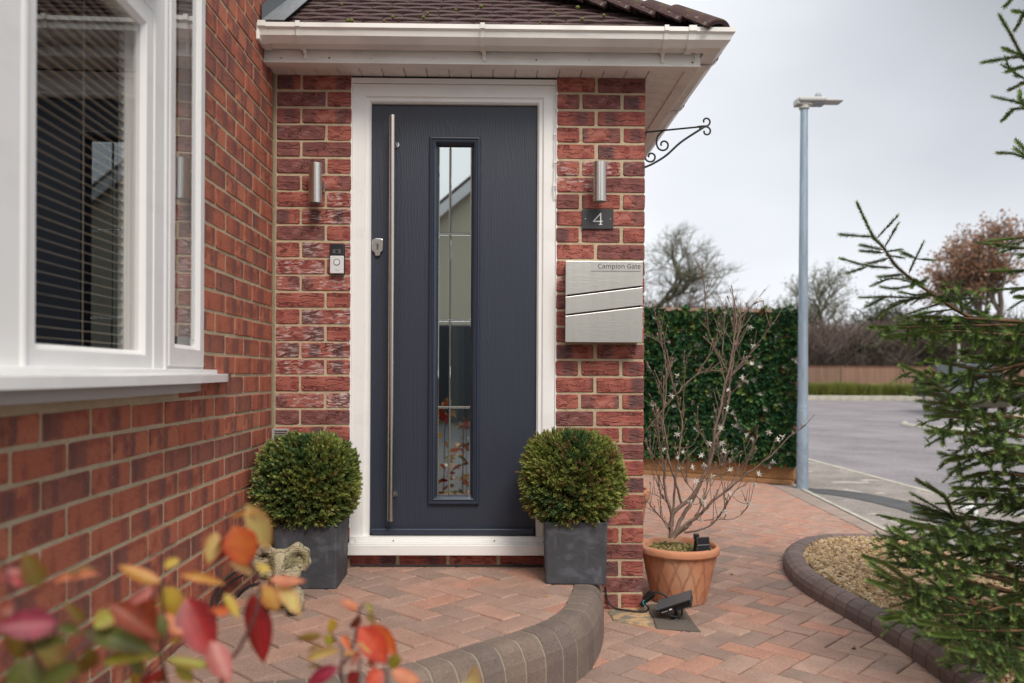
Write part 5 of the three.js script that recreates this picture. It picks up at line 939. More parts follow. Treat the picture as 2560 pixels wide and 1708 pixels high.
// ---------------------------------------------------------------- spruce at the edge of the bed
{
  const s = thing('spruce_tree', 'young green spruce tree growing in the gravel bed at the picture edge', 'tree', [0, 0, 0]), r = rng(12);
  part('trunk', tube([[2.33, 0, .58], [2.31, .8, .59], [2.29, 1.7, .6], [2.28, 2.6, .6], [2.28, 3.3, .6]], .045, .008, 10, 20), M.spruceBark, s);
  const ng = [0, 1, 2].map(v => { const q = rng(400 + v), t = []; for (let i = 0; i < 26; i++) { const a = i * 2.4 + q() * .5, y = .024 * i / 26, fwd = .55 + .35 * q(), L = .0135 + .0045 * q(), up = .9, dx = Math.cos(a) * Math.sqrt(1 - fwd * fwd), dz = Math.sin(a) * Math.sqrt(1 - fwd * fwd), w = .0009, tx = -Math.sin(a) * w, tz = Math.cos(a) * w; const tip = [dx * L, y + fwd * L * up, dz * L], mid = [dx * L * .5, y + fwd * L * .5 + .0006, dz * L * .5]; t.push([-tx, y, -tz, tx, y, tz, mid[0] + tx, mid[1], mid[2] + tz], [-tx, y, -tz, mid[0] + tx, mid[1], mid[2] + tz, mid[0] - tx, mid[1], mid[2] - tz], [mid[0] - tx, mid[1], mid[2] - tz, mid[0] + tx, mid[1], mid[2] + tz, ...tip]); } return polyGeo(t); });
  const lists = [[], [], []], Y = V(0, 1, 0); let wood = null;
  const needles = (c, f0, f1, fresh) => {   // clothe a polyline with needles between two fractions of its length
    const L = [0]; for (let i = 1; i < c.length; i++) L.push(L[i - 1] + c[i].distanceTo(c[i - 1])); const tot = L[L.length - 1];
    for (let q = f0 * tot; q < f1 * tot; q += .0135) { let i = 1; while (i < L.length - 1 && L[i] < q) i++; const t = (q - L[i - 1]) / (L[i] - L[i - 1] || 1), p = c[i - 1].clone().lerp(c[i], t), d = c[i].clone().sub(c[i - 1]).normalize(); const k = q / tot, tip = sm(.55, 1, k) * fresh; let cc = mix3([.05, .105, .030], [.18, .265, .062], clamp(tip * .75 + .4 * r())); if (r() < .03) cc = [.13, .10, .04]; lists[r() * 3 | 0].push([M4(p, upTo(d).multiply(eul(0, r() * 6.3, 0)), .85 + .3 * r()), col(cc, .85 + .3 * r())]); }
  };
  const wand = (p, d, len, lvl) => {   // a drooping side shoot with shoots of its own
    const dr = .01 + .085 * r(), e1 = p.clone().addScaledVector(d, len * .5).add(V(0, -dr * .25 * len / .2, 0)), e2 = p.clone().addScaledVector(d, len * .97).add(V(0, -dr * len / .2 + .02 * r(), 0)); const c = curvePts([p, e1, e2], 6);
    wood.add(c, .0016 + .004 * len, .001, 4); needles(c, .04, 1, 1);
    if (lvl > 0 && len > .07) for (let t = .25, k = 0; t < .92; t += .046 / len, k++) { const q = c[Math.floor(t * 6)], side = V().crossVectors(d, Y).normalize().multiplyScalar(k % 2 ? 1 : -1); wand(q, d.clone().multiplyScalar(.75).addScaledVector(side, .6).add(V(0, -.05 + .5 * (r() - .5), 0)).normalize(), len * (.28 + .25 * r()) * (1.1 - t * .6), lvl - 1); }
  };
  const branch = (pts, kind) => {
    wood = new Tubes(); const c = curvePts(pts, pts.length * 5), n = c.length, L = c.reduce((q, p, i) => i ? q + p.distanceTo(c[i - 1]) : 0, 0);
    wood.add(c, kind ? .0085 : .002, .0013, kind ? 7 : 5);
    needles(c, kind ? .1 : .02, 1, 1); if (kind) needles(c, .45, 1, 1);
    if (kind) for (let q = .05, k = 0; q < .97; q += (kind === 2 ? .052 : .06) / L, k++) {
      if (kind === 1 && q > .55) break;
      const i = Math.min(n - 2, Math.floor(q * (n - 1))), d = c[i + 1].clone().sub(c[i]).normalize(), side = V().crossVectors(d, Y).normalize().multiplyScalar(k % 2 ? 1 : -1);
      wand(c[i], d.clone().multiplyScalar(.78).addScaledVector(side, .62).add(V(0, -.12 + .75 * (r() - .5), 0)).normalize(), (.05 + .20 * (1 - q)) * (.7 + .6 * r()) * Math.min(1, L / .7), 1);
    }
    part('branch', wood.geo(), M.spruceBark, s);
  };
branch([[2.211,1.18,.574],[1.928,1.242,.595],[1.791,1.285,.618],[1.697,1.331,.641],[1.575,1.403,.664],[1.491,1.459,.688],[1.431,1.522,.712],[1.384,1.557,.736],[1.315,1.668,.760]],1);
branch([[1.396,1.561,.712],[1.274,1.563,.740]],0);
branch([[1.408,1.557,.712],[1.461,1.626,.743]],0);
branch([[1.437,1.526,.712],[1.459,1.585,.743]],0);
branch([[1.431,1.514,.712],[1.34,1.525,.741]],0);
branch([[1.431,1.503,.712],[1.34,1.505,.741]],0);
branch([[1.467,1.448,.713],[1.37,1.453,.726],[1.266,1.476,.740]],0);
branch([[1.377,1.455,.711],[1.294,1.426,.740]],0);
branch([[1.451,1.483,.712],[1.363,1.459,.741]],0);
branch([[1.524,1.429,.714],[1.541,1.481,.729],[1.556,1.526,.744]],0);
branch([[1.549,1.484,.714],[1.491,1.497,.743]],0);
branch([[1.551,1.482,.714],[1.586,1.474,.745]],0);
branch([[1.51,1.425,.713],[1.418,1.413,.742]],0);
branch([[1.549,1.394,.714],[1.456,1.407,.728],[1.379,1.382,.741]],0);
branch([[1.596,1.339,.715],[1.433,1.341,.727],[1.337,1.337,.741]],0);
branch([[1.44,1.342,.712],[1.364,1.308,.741]],0);
branch([[1.557,1.339,.714],[1.472,1.318,.728],[1.418,1.278,.742]],0);
branch([[1.651,1.324,.716],[1.561,1.295,.729],[1.476,1.268,.743]],0);
branch([[1.694,1.348,.716],[1.697,1.381,.731],[1.646,1.391,.745]],0);
branch([[1.706,1.383,.716],[1.735,1.356,.747]],0);
branch([[1.675,1.336,.716],[1.774,1.337,.748]],0);
branch([[1.714,1.312,.717],[1.782,1.275,.748]],0);
branch([[1.557,1.39,.714],[1.472,1.372,.728],[1.418,1.374,.742]],0);
branch([[1.616,1.363,.715],[1.55,1.349,.729],[1.488,1.355,.743]],0);
branch([[1.635,1.351,.715],[1.631,1.325,.745]],0);
branch([[1.431,1.507,.712],[1.475,1.51,.743]],0);
branch([[1.439,1.495,.712],[1.475,1.483,.743]],0);
branch([[2.252,1.233,.575],[1.99,1.245,.633],[1.729,1.24,.692],[1.538,1.231,.751],[1.351,1.225,.811]],2);
branch([[2.251,1.245,.575],[1.941,1.266,.608],[1.757,1.271,.642],[1.637,1.272,.678],[1.558,1.271,.714]],2);
branch([[2.216,1.206,.624],[1.881,1.208,.703],[1.638,1.215,.782],[1.376,1.187,.861]],2);
branch([[2.201,.865,.624],[1.921,.903,.680],[1.766,.925,.737],[1.655,.973,.796],[1.516,1.049,.853],[1.407,1.087,.912]],2);
branch([[1.643,.974,.815],[1.554,.989,.839],[1.459,.996,.863]],0);
branch([[1.681,.947,.816],[1.592,.959,.840],[1.489,.967,.863]],0);
branch([[1.7,.928,.816],[1.611,.929,.840],[1.526,.937,.864]],0);
branch([[1.567,1.026,.814],[1.488,1.026,.863]],0);
branch([[2.2,1.124,.624],[1.966,1.098,.671],[1.817,1.073,.718],[1.671,1.095,.766],[1.548,1.109,.814]],2);
branch([[2.201,1.027,.624],[1.975,1.026,.658],[1.793,1.057,.693],[1.654,1.053,.728],[1.571,1.068,.764]],2);
branch([[2.131,.715,.723],[1.903,.777,.770],[1.795,.819,.818],[1.69,.849,.866],[1.587,.860,.915],[1.469,.868,.963]],2);
branch([[2.131,.754,.723],[1.835,.779,.785],[1.7,.781,.850],[1.566,.768,.914]],2);
branch([[2.17,.676,.724],[1.904,.700,.770],[1.758,.713,.817],[1.653,.704,.866]],2);
branch([[2.17,.793,.724],[1.864,.850,.769],[1.681,.906,.816],[1.519,.915,.864]],2);
branch([[2.222,.220,.625],[1.996,.316,.650],[1.886,.386,.676],[1.785,.460,.703],[1.715,.519,.731],[1.665,.562,.759],[1.62,.621,.787],[1.52,.678,.814]],1);
branch([[1.649,.613,.736],[1.575,.663,.764]],0);
branch([[1.658,.611,.736],[1.684,.654,.766]],0);
branch([[1.663,.592,.736],[1.708,.620,.766]],0);
branch([[1.697,.536,.736],[1.612,.579,.750],[1.527,.624,.764]],0);
branch([[1.697,.534,.736],[1.631,.560,.750],[1.53,.596,.764]],0);
branch([[1.702,.527,.736],[1.602,.565,.750],[1.547,.567,.764]],0);
branch([[1.721,.522,.737],[1.622,.527,.750],[1.528,.543,.764]],0);
branch([[1.745,.496,.737],[1.661,.520,.766]],0);
branch([[1.712,.539,.737],[1.736,.570,.752],[1.77,.587,.767]],0);
branch([[1.741,.501,.737],[1.765,.527,.752],[1.804,.535,.768]],0);
branch([[1.63,.563,.735],[1.537,.581,.764]],0);
branch([[2.222,.345,.625],[1.777,.453,.718],[1.586,.506,.815],[1.409,.558,.912]],2);
branch([[2.222,.220,.625],[1.794,.334,.705],[1.6,.421,.790],[1.474,.476,.875],[1.356,.540,.961]],2);
branch([[2.222,.195,.625],[1.795,.291,.705],[1.572,.369,.789],[1.461,.439,.875],[1.349,.498,.961]],2);
branch([[2.151,.174,.723],[1.655,.262,.778],[1.481,.329,.838],[1.357,.408,.898],[1.256,.448,.959]],1);
branch([[2.151,.150,.723],[1.638,.265,.809],[1.381,.362,.898],[1.264,.429,.990]],1);
branch([[2.151,.102,.723],[1.719,.209,.792],[1.514,.276,.863],[1.353,.336,.936],[1.247,.381,1.009]],1);
branch([[2.115,.213,.773],[1.852,.256,.844],[1.646,.245,.916],[1.426,.261,.987],[1.284,.270,1.06]],2);
branch([[2.079,.157,.822],[1.804,.187,.918],[1.566,.221,1.014],[1.361,.277,1.111]],2);
branch([[2.103,.087,.823],[1.783,.139,.951],[1.548,.216,1.081],[1.353,.270,1.211]],2);
branch([[2.09,.035,.872],[1.773,.103,1.001],[1.561,.170,1.131],[1.381,.243,1.261]],2);
branch([[2.221,.545,.625],[1.97,.599,.687],[1.814,.628,.751],[1.693,.647,.816]],2);
branch([[2.285,2.078,.600],[2.203,2.133,.586],[2.121,2.148,.573],[2.042,2.221,.609],[1.979,2.26,.646],[1.918,2.314,.682],[1.857,2.361,.719]],1);
branch([[2.285,2.17,.600],[2.124,2.225,.635],[1.963,2.24,.670],[1.879,2.222,.694],[1.796,2.201,.718]],0);
branch([[2.285,2.18,.600],[2.121,2.235,.635],[1.958,2.25,.670],[1.874,2.248,.719]],0);
branch([[2.285,2.133,.600],[2.137,2.188,.635],[1.99,2.203,.671],[1.882,2.168,.719]],0);
branch([[2.285,2.08,.600],[2.143,2.135,.636],[2.001,2.15,.671],[1.893,2.103,.719]],0);
branch([[2.285,1.979,.600],[2.143,2.034,.636],[2.001,2.049,.671],[1.937,2.062,.695],[1.835,2.074,.718]],0);
branch([[2.285,1.979,.600],[2.119,2.034,.635],[1.954,2.049,.670],[1.864,1.99,.719]],0);
branch([[2.285,1.783,.600],[2.149,1.838,.636],[2.013,1.853,.671],[1.923,1.872,.695],[1.847,1.87,.719]],0);
branch([[2.285,2.413,.600],[2.126,2.468,.635],[1.967,2.483,.671],[1.873,2.408,.719]],0);
branch([[2.285,2.318,.600],[2.148,2.373,.636],[2.01,2.388,.671],[1.952,2.393,.695],[1.904,2.387,.720]],0);
branch([[2.285,2.35,.600],[2.142,2.405,.636],[1.999,2.42,.671],[1.91,2.324,.720]],0);
branch([[2.285,2.005,.600],[2.127,2.06,.635],[1.969,2.075,.671],[1.927,2.085,.720]],0);
branch([[2.285,1.82,.600],[2.138,1.875,.635],[1.991,1.89,.671],[1.922,1.907,.720]],0);
branch([[2.285,1.799,.600],[2.138,1.854,.635],[1.992,1.869,.671],[1.917,1.881,.720]],0);
  for (let i = 0; i < 30; i++) {   // boughs filling the body of the tree
    const y = .16 + 1.5 * (i / 30), a = Math.PI + (r() - .5) * 2.4, reach = .80 * (1 - (y - .2) / 2.1) * (.62 + .5 * r()), p = V(2.3, y, .59), d = V(Math.cos(a), 0, Math.sin(a) * 1.0);
    const tip = p.clone().addScaledVector(d, reach + .08).add(V(0, .10 - .16 * r(), 0)); branch([p.toArray(), p.clone().lerp(tip, .45).add(V(0, .0, 0)).toArray(), tip.toArray()], 2);
  }
  for (let i = 0; i < 34; i++) {   // the side turned away from the house
    const y = .2 + 2.85 * (i / 34), a = (r() - .5) * 2.6, reach = Math.max(.1, .85 * (1 - (y - .2) / 3.1)) * (.7 + .4 * r()), p = V(2.3 - .01 * y, y, .59), tip = p.clone().add(V(Math.cos(a) * reach, .12 - .16 * r(), Math.sin(a) * reach)); branch([p.toArray(), p.clone().lerp(tip, .45).toArray(), tip.toArray()], 2);
  }
  wood = new Tubes(); needles(curvePts([[2.284, 2.3, .6], [2.28, 2.8, .6], [2.28, 3.32, .6]], 12), 0, 1, 1);
  lists.forEach((l, i) => inst('needles', ng[i], mat({ rgb: [1, 1, 1], roughness: .8, side: THREE.DoubleSide }), l, s));
}

// ---------------------------------------------------------------- leafy screen, timber edging and lamp post by the drive
{
  const A = [2.95, 0, -4.2], th = -.571, rise = x => 1.665 - x * .05;   // local x runs along the screen, 0 at its right end
  const f = thing('timber_fence', 'brown timber fence panel standing behind the leafy screen', 'fence', A, th);
  for (let i = 0; i < 19; i++) { const x1 = -i * .142, x0 = x1 - .139; part('board', bx(x0, x1, .02, rise((x0 + x1) / 2), -.10, -.082, .003), M.board, f); }
  part('cap_rail', polyToBar(-2.7, .01, rise, .034, -.125, -.055), mat({ rgb: [.40, .24, .17], roughness: .85 }), f);
  for (const x of [-.05, -1.35, -2.64]) part('post', bx(x - .045, x + .045, 0, rise(x) - .01, -.20, -.105, .005), M.board, f);
  const t = thing('timber_edging', 'low planed timber sleepers along the foot of the leafy screen', 'timber edging', A, th);
  part('sleeper', boxUV(bx(-2.7, -.005, .048, .245, -.045, .045, .01)), M.sleeper, t); part('sleeper', boxUV(bx(-2.7, -.02, 0, .046, -.05, .058, .008)), tint(M.sleeper, [1.15, 1.2, 1.3]), t);
  const h = thing('leafy_screen', 'artificial leafy hedge screen of glossy dark green leaves on trellis', 'hedge screen', A, th), r = rng(66), lat = [];
  for (let i = 0; i < 30; i++) for (const s of [-1, 1]) { const x = -2.75 + i * .115, dx = 1.42 / 1.25; const a = Math.max(-2.7, Math.min(0, x)), pts = []; for (let k = 0; k <= 1; k++) { const y = k ? 1.63 : .21, xx = x + s * (k ? .62 : -.62); pts.push([clamp(xx, -2.7, .0), xx < -2.7 || xx > 0 ? mix(.21, 1.63, clamp((clamp(xx, -2.7, 0) - (x - s * .62)) / (s * 1.24))) : y, .01 + .006 * s]); } if (Math.abs(pts[0][0] - pts[1][0]) > .05) lat.push(tube(pts, .0065, .0065, 4)); }
  stuffed(part('trellis', mg(lat), M.lattice, h));
  const gs = [0, 1, 2].map(k => sprig(6, .062, .032, .05, 900 + k, 1.1)), lists = [[], [], []];
  for (let i = 0; i < 8600; i++) {
    const x = -2.68 + 2.715 * r(), y = .20 + r() * (rise(x) - .20 + .025 * r()), d = V((r() - .5) * 1.5, (r() - .55) * 1.4, .7 + r()).normalize(), edge = x > -.01;
    if (y > rise(x) - .06 && fbm(x * 7 + 30, 3, 4, 2) < .5 && r() < .75) continue;
    if (fbm(x * 9 + 40, y * 9, 6, 2) < .36 && r() < .5) continue;
    let c = mix3([.026, .088, .040], [.11, .25, .085], r() * r()); if (r() < .13) c = mix3(c, [.22, .32, .08], .65); else if (r() < .05) c = [.46, .45, .40]; else if (r() < .015) c = [.18, .11, .04];
    lists[i % 3].push([M4(V(x, y, .018 + .05 * r()), upTo(d).multiply(eul(0, r() * 6.3, 0)), .65 + .5 * r()), col(c)]);
  }
  lists.forEach((l, i) => inst('leaves', gs[i], M.leafGloss, l, h));
  function polyToBar(x0, x1, fy, h_, z0, z1) { const row = x => [[x, fy(x), z0], [x, fy(x), z1], [x, fy(x) + h_, z1], [x, fy(x) + h_, z0]]; const a = row(x0), b = row(x1); return boxUV(mg(strip([a, b], true), polyGeo([[...a[0], ...a[1], ...a[2]], [...a[0], ...a[2], ...a[3]], [...b[0], ...b[1], ...b[2]], [...b[0], ...b[2], ...b[3]]]))); }
}
{
  const l = thing('street_lamp', 'galvanised steel street lamp post with a flat grey lantern beside the leafy screen', 'street lamp', [2.908, -.01, -3.922]);
  const oct = (r0, r1, y0, y1) => { const g = new THREE.CylinderGeometry(r1, r0, y1 - y0, 10, 1); return T(g, 0, (y0 + y1) / 2, 0); };
  part('pole', mg(oct(.054, .051, 0, .75), oct(.0475, .033, .75, 3.57), oct(.051, .0475, .75, .79)), M.galv, l);
  part('base_patch', oct(.13, .13, .002, .008), M.trench, l);
  const hd = part('lantern', mg(T(bx(-.075, .19, 3.600, 3.645, -.08, .08, .018)), T(bx(.17, .345, 3.606, 3.628, -.065, .065, .009)), bx(-.085, -.045, 3.575, 3.64, -.06, .06, .015)), M.lampGrey, l);
  part('bracket', mg(cyl(.047, .05, .05, .0, 3.575, 0, 20), bx(-.055, .07, 3.575, 3.605, -.05, .05, .01)), tint(M.lampGrey, [.55, .53, .48]), l);
  part('lens', bx(.055, .185, 3.584, 3.602, -.06, .06, .007), mat({ rgb: [.22, .23, .25], roughness: .25 }), hd);
  part('photocell', mg(cyl(.032, .030, .028, .13, 3.659, 0, 20), T(new THREE.SphereGeometry(.030, 20, 8, 0, 6.3, 0, 1.57), .13, 3.672, 0)), mat({ rgb: [.30, .31, .34], roughness: .3 }), l);
}
{
  const g = thing('globe_light', 'white globe garden light on a thin post behind the spruce', 'garden light', [2.46, 0, -.50]);
  part('globe', T(new THREE.SphereGeometry(.046, 28, 18), 0, .355, 0), mat({ rgb: [.82, .84, .86], roughness: .3 }), g); part('collar', cyl(.022, .03, .03, 0, .302, 0, 16), M.lampGrey, g); part('post', cyl(.009, .009, .30, 0, .15, 0, 12), M.lampGrey, g);
}

// ---------------------------------------------------------------- far side of the road
function growTree(seed, h, r0, opt = {}) {   // trunk, limbs and twigs
  const r = rng(seed), trunk = new Tubes(), crown = new Tubes(), tips = [], { levels = 6, spread = .62, up = .12, kids = 3, fork = .34, wander = .34, tw = .62 } = opt;
  const grow = (p, d, len, rad, lvl) => {
    const n = lvl < 2 ? 5 : 3, pts = [p]; let q = p.clone(), e = d.clone(); for (let i = 0; i < n; i++) { e.add(V((r() - .5) * (lvl ? wander : .3), (r() - .5) * wander * .75 + up * .5, (r() - .5) * (lvl ? wander : .3))).normalize(); q = q.clone().addScaledVector(e, len / n); pts.push(q); }
    (lvl < 1 ? trunk : crown).add(pts, rad, rad * .62, lvl < 2 ? 7 : lvl < 4 ? 4 : 3);
    if (lvl >= levels) { tips.push([q, e.clone()]); return; }
    const k = kids + (r() < .45 ? 1 : 0); for (let i = 0; i < k; i++) { const a = (i / k) * 6.283 + r() * 1.3, s = spread * (.6 + .7 * r()), x = V(Math.cos(a), 0, Math.sin(a)); const nd = e.clone().addScaledVector(x.addScaledVector(e, -x.dot(e)).normalize(), s).add(V(0, up, 0)).normalize(); const bp = i === 0 ? q : pts[Math.max(1, n - (r() * 3 | 0))]; grow(bp, nd, len * (.62 + .2 * r()), rad * .58, lvl + 1); }
    if (lvl > 2 && r() < .5) tips.push([q, e.clone()]);
  };
  grow(V(0, 0, 0), V((r() - .5) * .15, 1, (r() - .5) * .15).normalize(), h * fork, r0, 0);
  return { trunk: trunk.geo(), crown: crown.geo(), tips };
}
function tree(label, pos, seed, h, r0, opt, bark, leaves) {
  const t = thing(opt.name || 'bare_tree', label, 'tree', pos), g = growTree(seed, h, r0, opt); part('trunk', g.trunk, bark, t); part('crown', g.crown, bark, t);
  if (leaves) { const r = rng(seed + 5), l = []; for (const [p, d] of g.tips) for (let k = 0; k < leaves.n; k++) { const q = p.clone().add(V((r() - .5) * .55, (r() - .5) * .5, (r() - .5) * .55)); l.push([M4(q, eul(r() * 3, r() * 6, r() * 3), .7 + .6 * r()), col(mix3(leaves.a, leaves.b, r()))]); } inst('leaves', leafGeo(leaves.s, leaves.s * .7), M.leaf, l, t); }
  return t;
}
tree('leafless oak with spreading twigs above the left end of the leafy screen', [9.2, -.1, -45], 5, 13.2, .34, { levels: 7, spread: .92, up: .10, kids: 3, wander: .8, fork: .27 }, M.barkGreen);
tree('greenish bare tree with a twin trunk just right of the lamp post', [22.3, 0, -50], 8, 8.6, .28, { levels: 6, spread: .75, up: .12, fork: .33, wander: .6 }, M.barkGreen, { n: 1, s: .13, a: [.10, .12, .05], b: [.18, .19, .09] });
tree('small leafless tree half hidden by the lamp post', [19.8, 0, -54], 14, 6.6, .16, { levels: 5, spread: .7, up: .1 }, M.bark);
tree('brown-leaved autumn tree behind the top of the spruce', [28.6, 0, -42], 22, 9.6, .3, { levels: 6, spread: .68, up: .1, name: 'autumn_tree' }, M.bark, { n: 4, s: .17, a: [.25, .115, .06], b: [.40, .22, .125] }).scale.set(1.25, 1, 1.2);
tree('low leafless tree with reddish twigs beyond the fence', [26.2, 0, -52], 31, 5.6, .16, { levels: 6, spread: .75, up: .1 }, mat({ rgb: [.15, .10, .085], roughness: 1 }));
tree('broad dark evergreen tree rising above the thicket beyond the fence', [24.6, 0, -47], 37, 5.3, .2, { levels: 5, spread: .8, up: .08, name: 'evergreen_tree' }, M.bark, { n: 9, s: .16, a: [.03, .05, .02], b: [.08, .095, .04] });
{ // thicket beyond the fence
  const bushG = [0, 1].map(v => { const r = rng(50 + v), tb = new Tubes(); for (let i = 0; i < 46; i++) { const a = r() * 6.3, s = .15 + .5 * r(), p1 = V(Math.cos(a) * s * .5, .4 + .2 * r(), Math.sin(a) * s * .5), p2 = V(Math.cos(a) * s, .75 + .3 * r(), Math.sin(a) * s); tb.add([V(Math.cos(a) * .1, 0, Math.sin(a) * .1), p1, p2], .012, .004, 3); for (let k = 0; k < 7; k++) { const q = p1.clone().lerp(p2, r()); tb.add([q, q.clone().add(V((r() - .5) * .4, .1 + .2 * r(), (r() - .5) * .4))], .005, .002, 3); } } return tb.geo(); });
  const r = rng(18), lists = [[], []]; for (let i = 0; i < 420; i++) { const x = 8 + 34 * r(), z = -39.5 - 9 * r(), s = (2.2 + 2.1 * r()) * (.8 + .35 * fbm(x * .3, 2, 3, 2)); lists[i & 1].push([M4(V(x, -.1, z), eul(0, r() * 6.3, 0), V(s * 1.15, s, s * 1.15)), col(mix3([.15, .105, .095], [.10, .082, .06], r()), .8 + .4 * r())]); }
  const th = new THREE.Group(); th.name = 'thicket'; th.userData = { kind: 'stuff', label: 'tangled brown winter thicket beyond the fence' }; scene.add(th);
  lists.forEach((l, i) => inst('bushes', bushG[i], mat({ rgb: [1, 1, 1], roughness: 1 }), l, th));
  const lf = [], lg = sprig(7, .16, .09, .16, 77, 1.2); for (let i = 0; i < 5200; i++) { const c = r() * 12 | 0, cx = 10 + c * 2.7, cz = -43 + 3 * Math.sin(c * 2.1), rr = 1.1 + .6 * Math.sin(c * 1.7), a = r() * 6.3, u = r() * 2 - 1, q = Math.cbrt(r()), y = 1.2 + .9 * Math.abs(Math.sin(c * 3.3)) + u * q * 1.5; if (y < 0) continue; lf.push([M4(V(cx + Math.cos(a) * rr * q, y, cz + Math.sin(a) * rr * q), eul(r() * 3, r() * 6, r() * 3), .8 + .7 * r()), col(mix3([.035, .045, .02], [.085, .09, .04], r()))]); }
  inst('evergreen_leaves', lg, M.leaf, lf, th);
}
{
  const f = thing('far_fence', 'long brown close-boarded fence beyond the low hedge', 'fence', [0, 0, -37]);
  for (let i = 0; i < 9; i++) { const x = 11.5 + i * 3; const b = []; for (let k = 0; k < 20; k++) b.push(bx(x + .06 + k * .1435, x + .06 + k * .1435 + .15, .24, 1.50, -.02 + (k % 2) * .008, .0 + (k % 2) * .008, 0)); part('fence_panel', boxUV(mg(b)), tint(M.fence, [[1, 1, 1], [.92, .9, .88], [1.08, 1.02, 1]][i % 3]), f); part('post', boxUV(bx(x - .05, x + .05, 0, 1.52, -.07, .05, .01)), M.fence, f); part('gravel_board', boxUV(bx(x + .05, x + 2.95, 0, .235, -.02, .01, 0)), M.board, f); part('cap', boxUV(bx(x, x + 3, 1.505, 1.545, -.05, .04, .005)), M.board, f); }
  const h = thing('low_hedge', 'low yellow-green feathery hedge along the far end of the road', 'hedge', [0, 0, -35.2]), r = rng(70), l = [];
  const g = (() => { const q = rng(3), t = []; for (let i = 0; i < 16; i++) { const a = q() * 6.3, s = .12 + .2 * q(), L = .35 + .35 * q(), w = .014; t.push([-Math.sin(a) * w, 0, Math.cos(a) * w, Math.sin(a) * w, 0, -Math.cos(a) * w, Math.cos(a) * s, L, Math.sin(a) * s]); } return polyGeo(t); })();
  for (let i = 0; i < 2600; i++) { const x = 11 + 9.6 * r(), k = .8 + .35 * fbm(x * .9, 1, 4, 2); l.push([M4(V(x, .05 + .15 * r(), (r() - .5) * .9), eul((r() - .5) * .4, r() * 6.3, (r() - .5) * .4), k), col(mix3([.09, .13, .025], [.30, .30, .06], r()), .8 + .4 * r())]); }
  inst('foliage', g, M.leaf, l, h); part('stems', boxUV(bx(11, 20.6, .08, .38, -.3, .3, .1)), mat({ rgb: [.05, .07, .02], roughness: 1 }), h);
  const p = thing('road_sign_post', 'thin pale post standing beyond the spruce near the far fence', 'post', [19.35, 0, -30]); part('pole', cyl(.06, .05, 3.1, 0, 1.55, 0, 12), tint(M.lampGrey, [.42, .42, .38]), p); part('cap', T(new THREE.SphereGeometry(.062, 12, 8), 0, 3.1, 0), M.lampGrey, p);
}
{ // parked cars
  const car = (label, pos, turn, rgb) => {
    const t = thing('parked_car', label, 'car', pos, turn, 'cars parked across the road'), paint = mat({ rgb, roughness: .3, clearcoat: 1, clearcoatRoughness: .06, metalness: .2 }), glass = mat({ rgb: [.02, .025, .03], roughness: .06 });
    const prof = (pts, w, b) => { const s = new THREE.Shape(pts.map(p => new THREE.Vector2(...p))); return T(new THREE.ExtrudeGeometry(s, { depth: w - 2 * b, bevelEnabled: true, bevelSize: b, bevelThickness: b, bevelSegments: 3 }), 0, 0, -(w - 2 * b) / 2); };
    part('body', prof([[-2.0, .32], [-1.72, .30], [-1.58, .52], [-1.3, .62], [-1.02, .52], [-.9, .28], [.9, .28], [1.02, .52], [1.3, .62], [1.58, .52], [1.7, .30], [2.02, .34], [2.05, .62], [1.92, .78], [1.05, .92], [-1.75, .95], [-2.02, .84], [-2.06, .5]], 1.74, .07), paint, t);
    part('cabin', prof([[1.05, .90], [.42, 1.36], [.1, 1.43], [-1.0, 1.40], [-1.72, .93]], 1.50, .09), glass, t); part('roof', prof([[.36, 1.385], [.08, 1.45], [-.98, 1.425], [-1.08, 1.38]], 1.36, .02), paint, t);
    for (const x of [-1.3, 1.3]) for (const z of [-.8, .8]) { const w = part('wheel', T(new THREE.TorusGeometry(.235, .085, 12, 28), x, .31, z), M.rubber, t); part('rim', cyl(.2, .2, .12, x, .31, z, 24, 'z'), M.lampGrey, w); }
    for (const z of [-.62, .62]) { part('headlight', bx(1.86, 2.03, .64, .76, z - .2, z + .2, .04), M.chrome, t); part('tail_light', bx(-2.08, -1.98, .66, .80, z - .16, z + .16, .03), mat({ rgb: [.35, .02, .02], roughness: .2 }), t); }
    part('number_plate', bx(2.05, 2.075, .40, .50, -.26, .26, .005), mat({ rgb: [.7, .7, .66], roughness: .5 }), t); part('grille', bx(2.02, 2.066, .52, .62, -.45, .45, .01), M.black, t);
    return t;
  };
  const a = car('dark grey car parked across the road, the nearer of two behind the spruce', [14.0, -.05, -20.5], -1.95, [.02, .022, .026]);
  const b = a.clone(); b.name = numbered('parked_car'); b.position.set(19.6, -.05, -29.5); b.rotation.y = -1.9; b.userData = { ...a.userData, label: 'dark car further back near the low hedge, partly behind the spruce' }; scene.add(b);
}
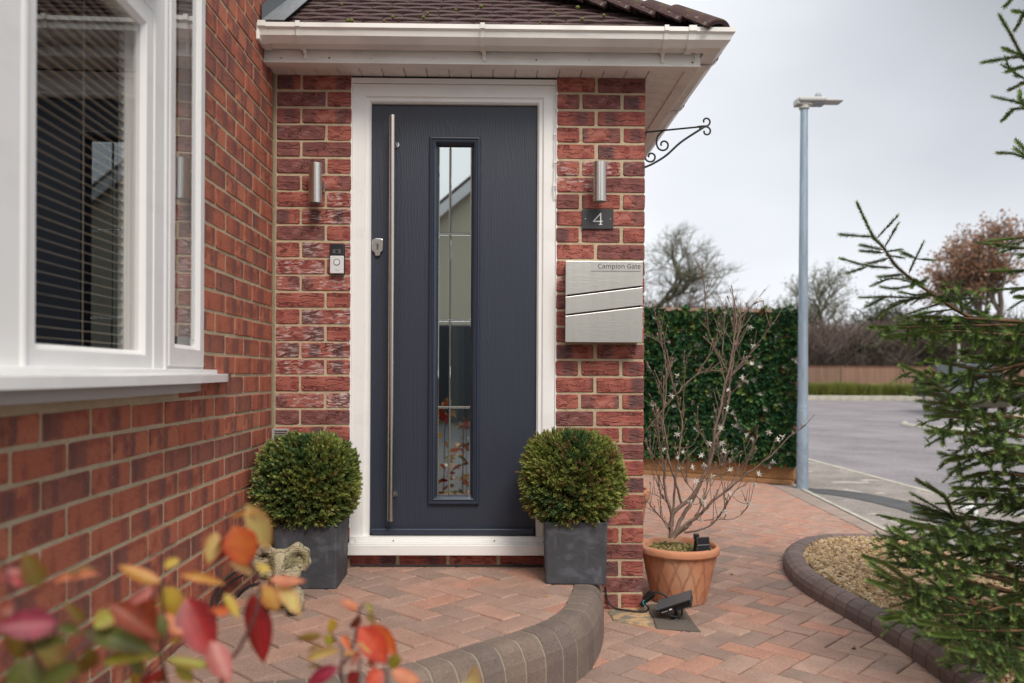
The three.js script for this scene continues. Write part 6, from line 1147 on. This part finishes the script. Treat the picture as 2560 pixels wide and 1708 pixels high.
{ // house opposite, seen in the door glass
  const h = thing('opposite_house', 'cream rendered house with a white verge, mirrored in the front door glass', 'house', [2.5, 0, 14.2]), cream = mat({ rgb: [.60, .54, .42], roughness: .95 });
  part('wall', polyGeo([[-4.4, 0, 0, 4.4, 0, 0, 4.4, 3.85, 0], [-4.4, 0, 0, 4.4, 3.85, 0, -4.4, 3.85, 0], [-4.4, 3.85, 0, 4.4, 3.85, 0, 0, 7.55, 0], [-4.4, 0, 0, -4.4, 3.85, 0, -4.4, 3.85, 8], [-4.4, 0, 0, -4.4, 3.85, 8, -4.4, 0, 8], [4.4, 0, 0, 4.4, 3.85, 0, 4.4, 3.85, 8], [4.4, 0, 0, 4.4, 3.85, 8, 4.4, 0, 8]]), cream, h);
  for (const s of [-1, 1]) { part('roof', (() => { const g = new THREE.BoxGeometry(6.4, .12, 8.4); return T(g, s * 2.35, 5.79, 4, 0, 0, -s * .698); })(), M.tile[1], h); part('verge_board', T(bx(-3.15, 3.15, -.1, .1, -.04, .0, .005), s * 2.33, 5.66, -.18, 0, 0, -s * .698), M.upvc, h); }
  const w = part('window', bx(1.2, 2.6, 2.9, 4.0, -.03, .02, .01), M.upvc, h); for (const x of [1.28, 1.94]) part('pane', bx(x, x + .6, 2.98, 3.92, -.035, -.031, 0), mat({ rgb: [.03, .035, .04], roughness: .05 }), w);
  part('garage_door', bx(-3.9, 1.5, 0, 2.12, -.06, -.01, .01), mat({ rgb: [.016, .018, .026], roughness: .4 }), h);
}

{ // a few dry leaves blown on to the paving
  const g = leafGeo(.036, .020, .5, .2), m = mat({ rgb: [.26, .14, .06], roughness: .8 }), f = tag(shade(new THREE.Mesh(g, m)), 'small dry leaf', 'leaf', 'dry leaves on the paving');
  [[1.28, -.62, 'midway between the lattice pot and the bed edging'], [1.07, .02, 'just right of the lattice pot'], [2.2, -2.6, 'far up the drive near the pale border'], [1.40, .55, 'beside the bed edging, near the lens'], [.62, .22, 'on the mortar patch at the foot of the pier'], [1.0, -1.9, 'on the drive behind the lattice pot'], [.2, .52, 'on the doorstep near its curved edge'], [-.42, .72, 'on the doorstep right of the elephant statue']].forEach(([x, z, where], i) => { const o = i ? f.clone() : f; o.name = numbered('fallen_leaf'); o.userData = { ...f.userData, label: 'small dry brown leaf lying ' + where }; o.position.set(x, (i > 5 ? .197 : .007), z); o.rotation.set(-1.45, 0, i * 1.9); o.scale.setScalar(.7 + .12 * (i % 4)); scene.add(o); });
}
renderer.render(scene, camera);
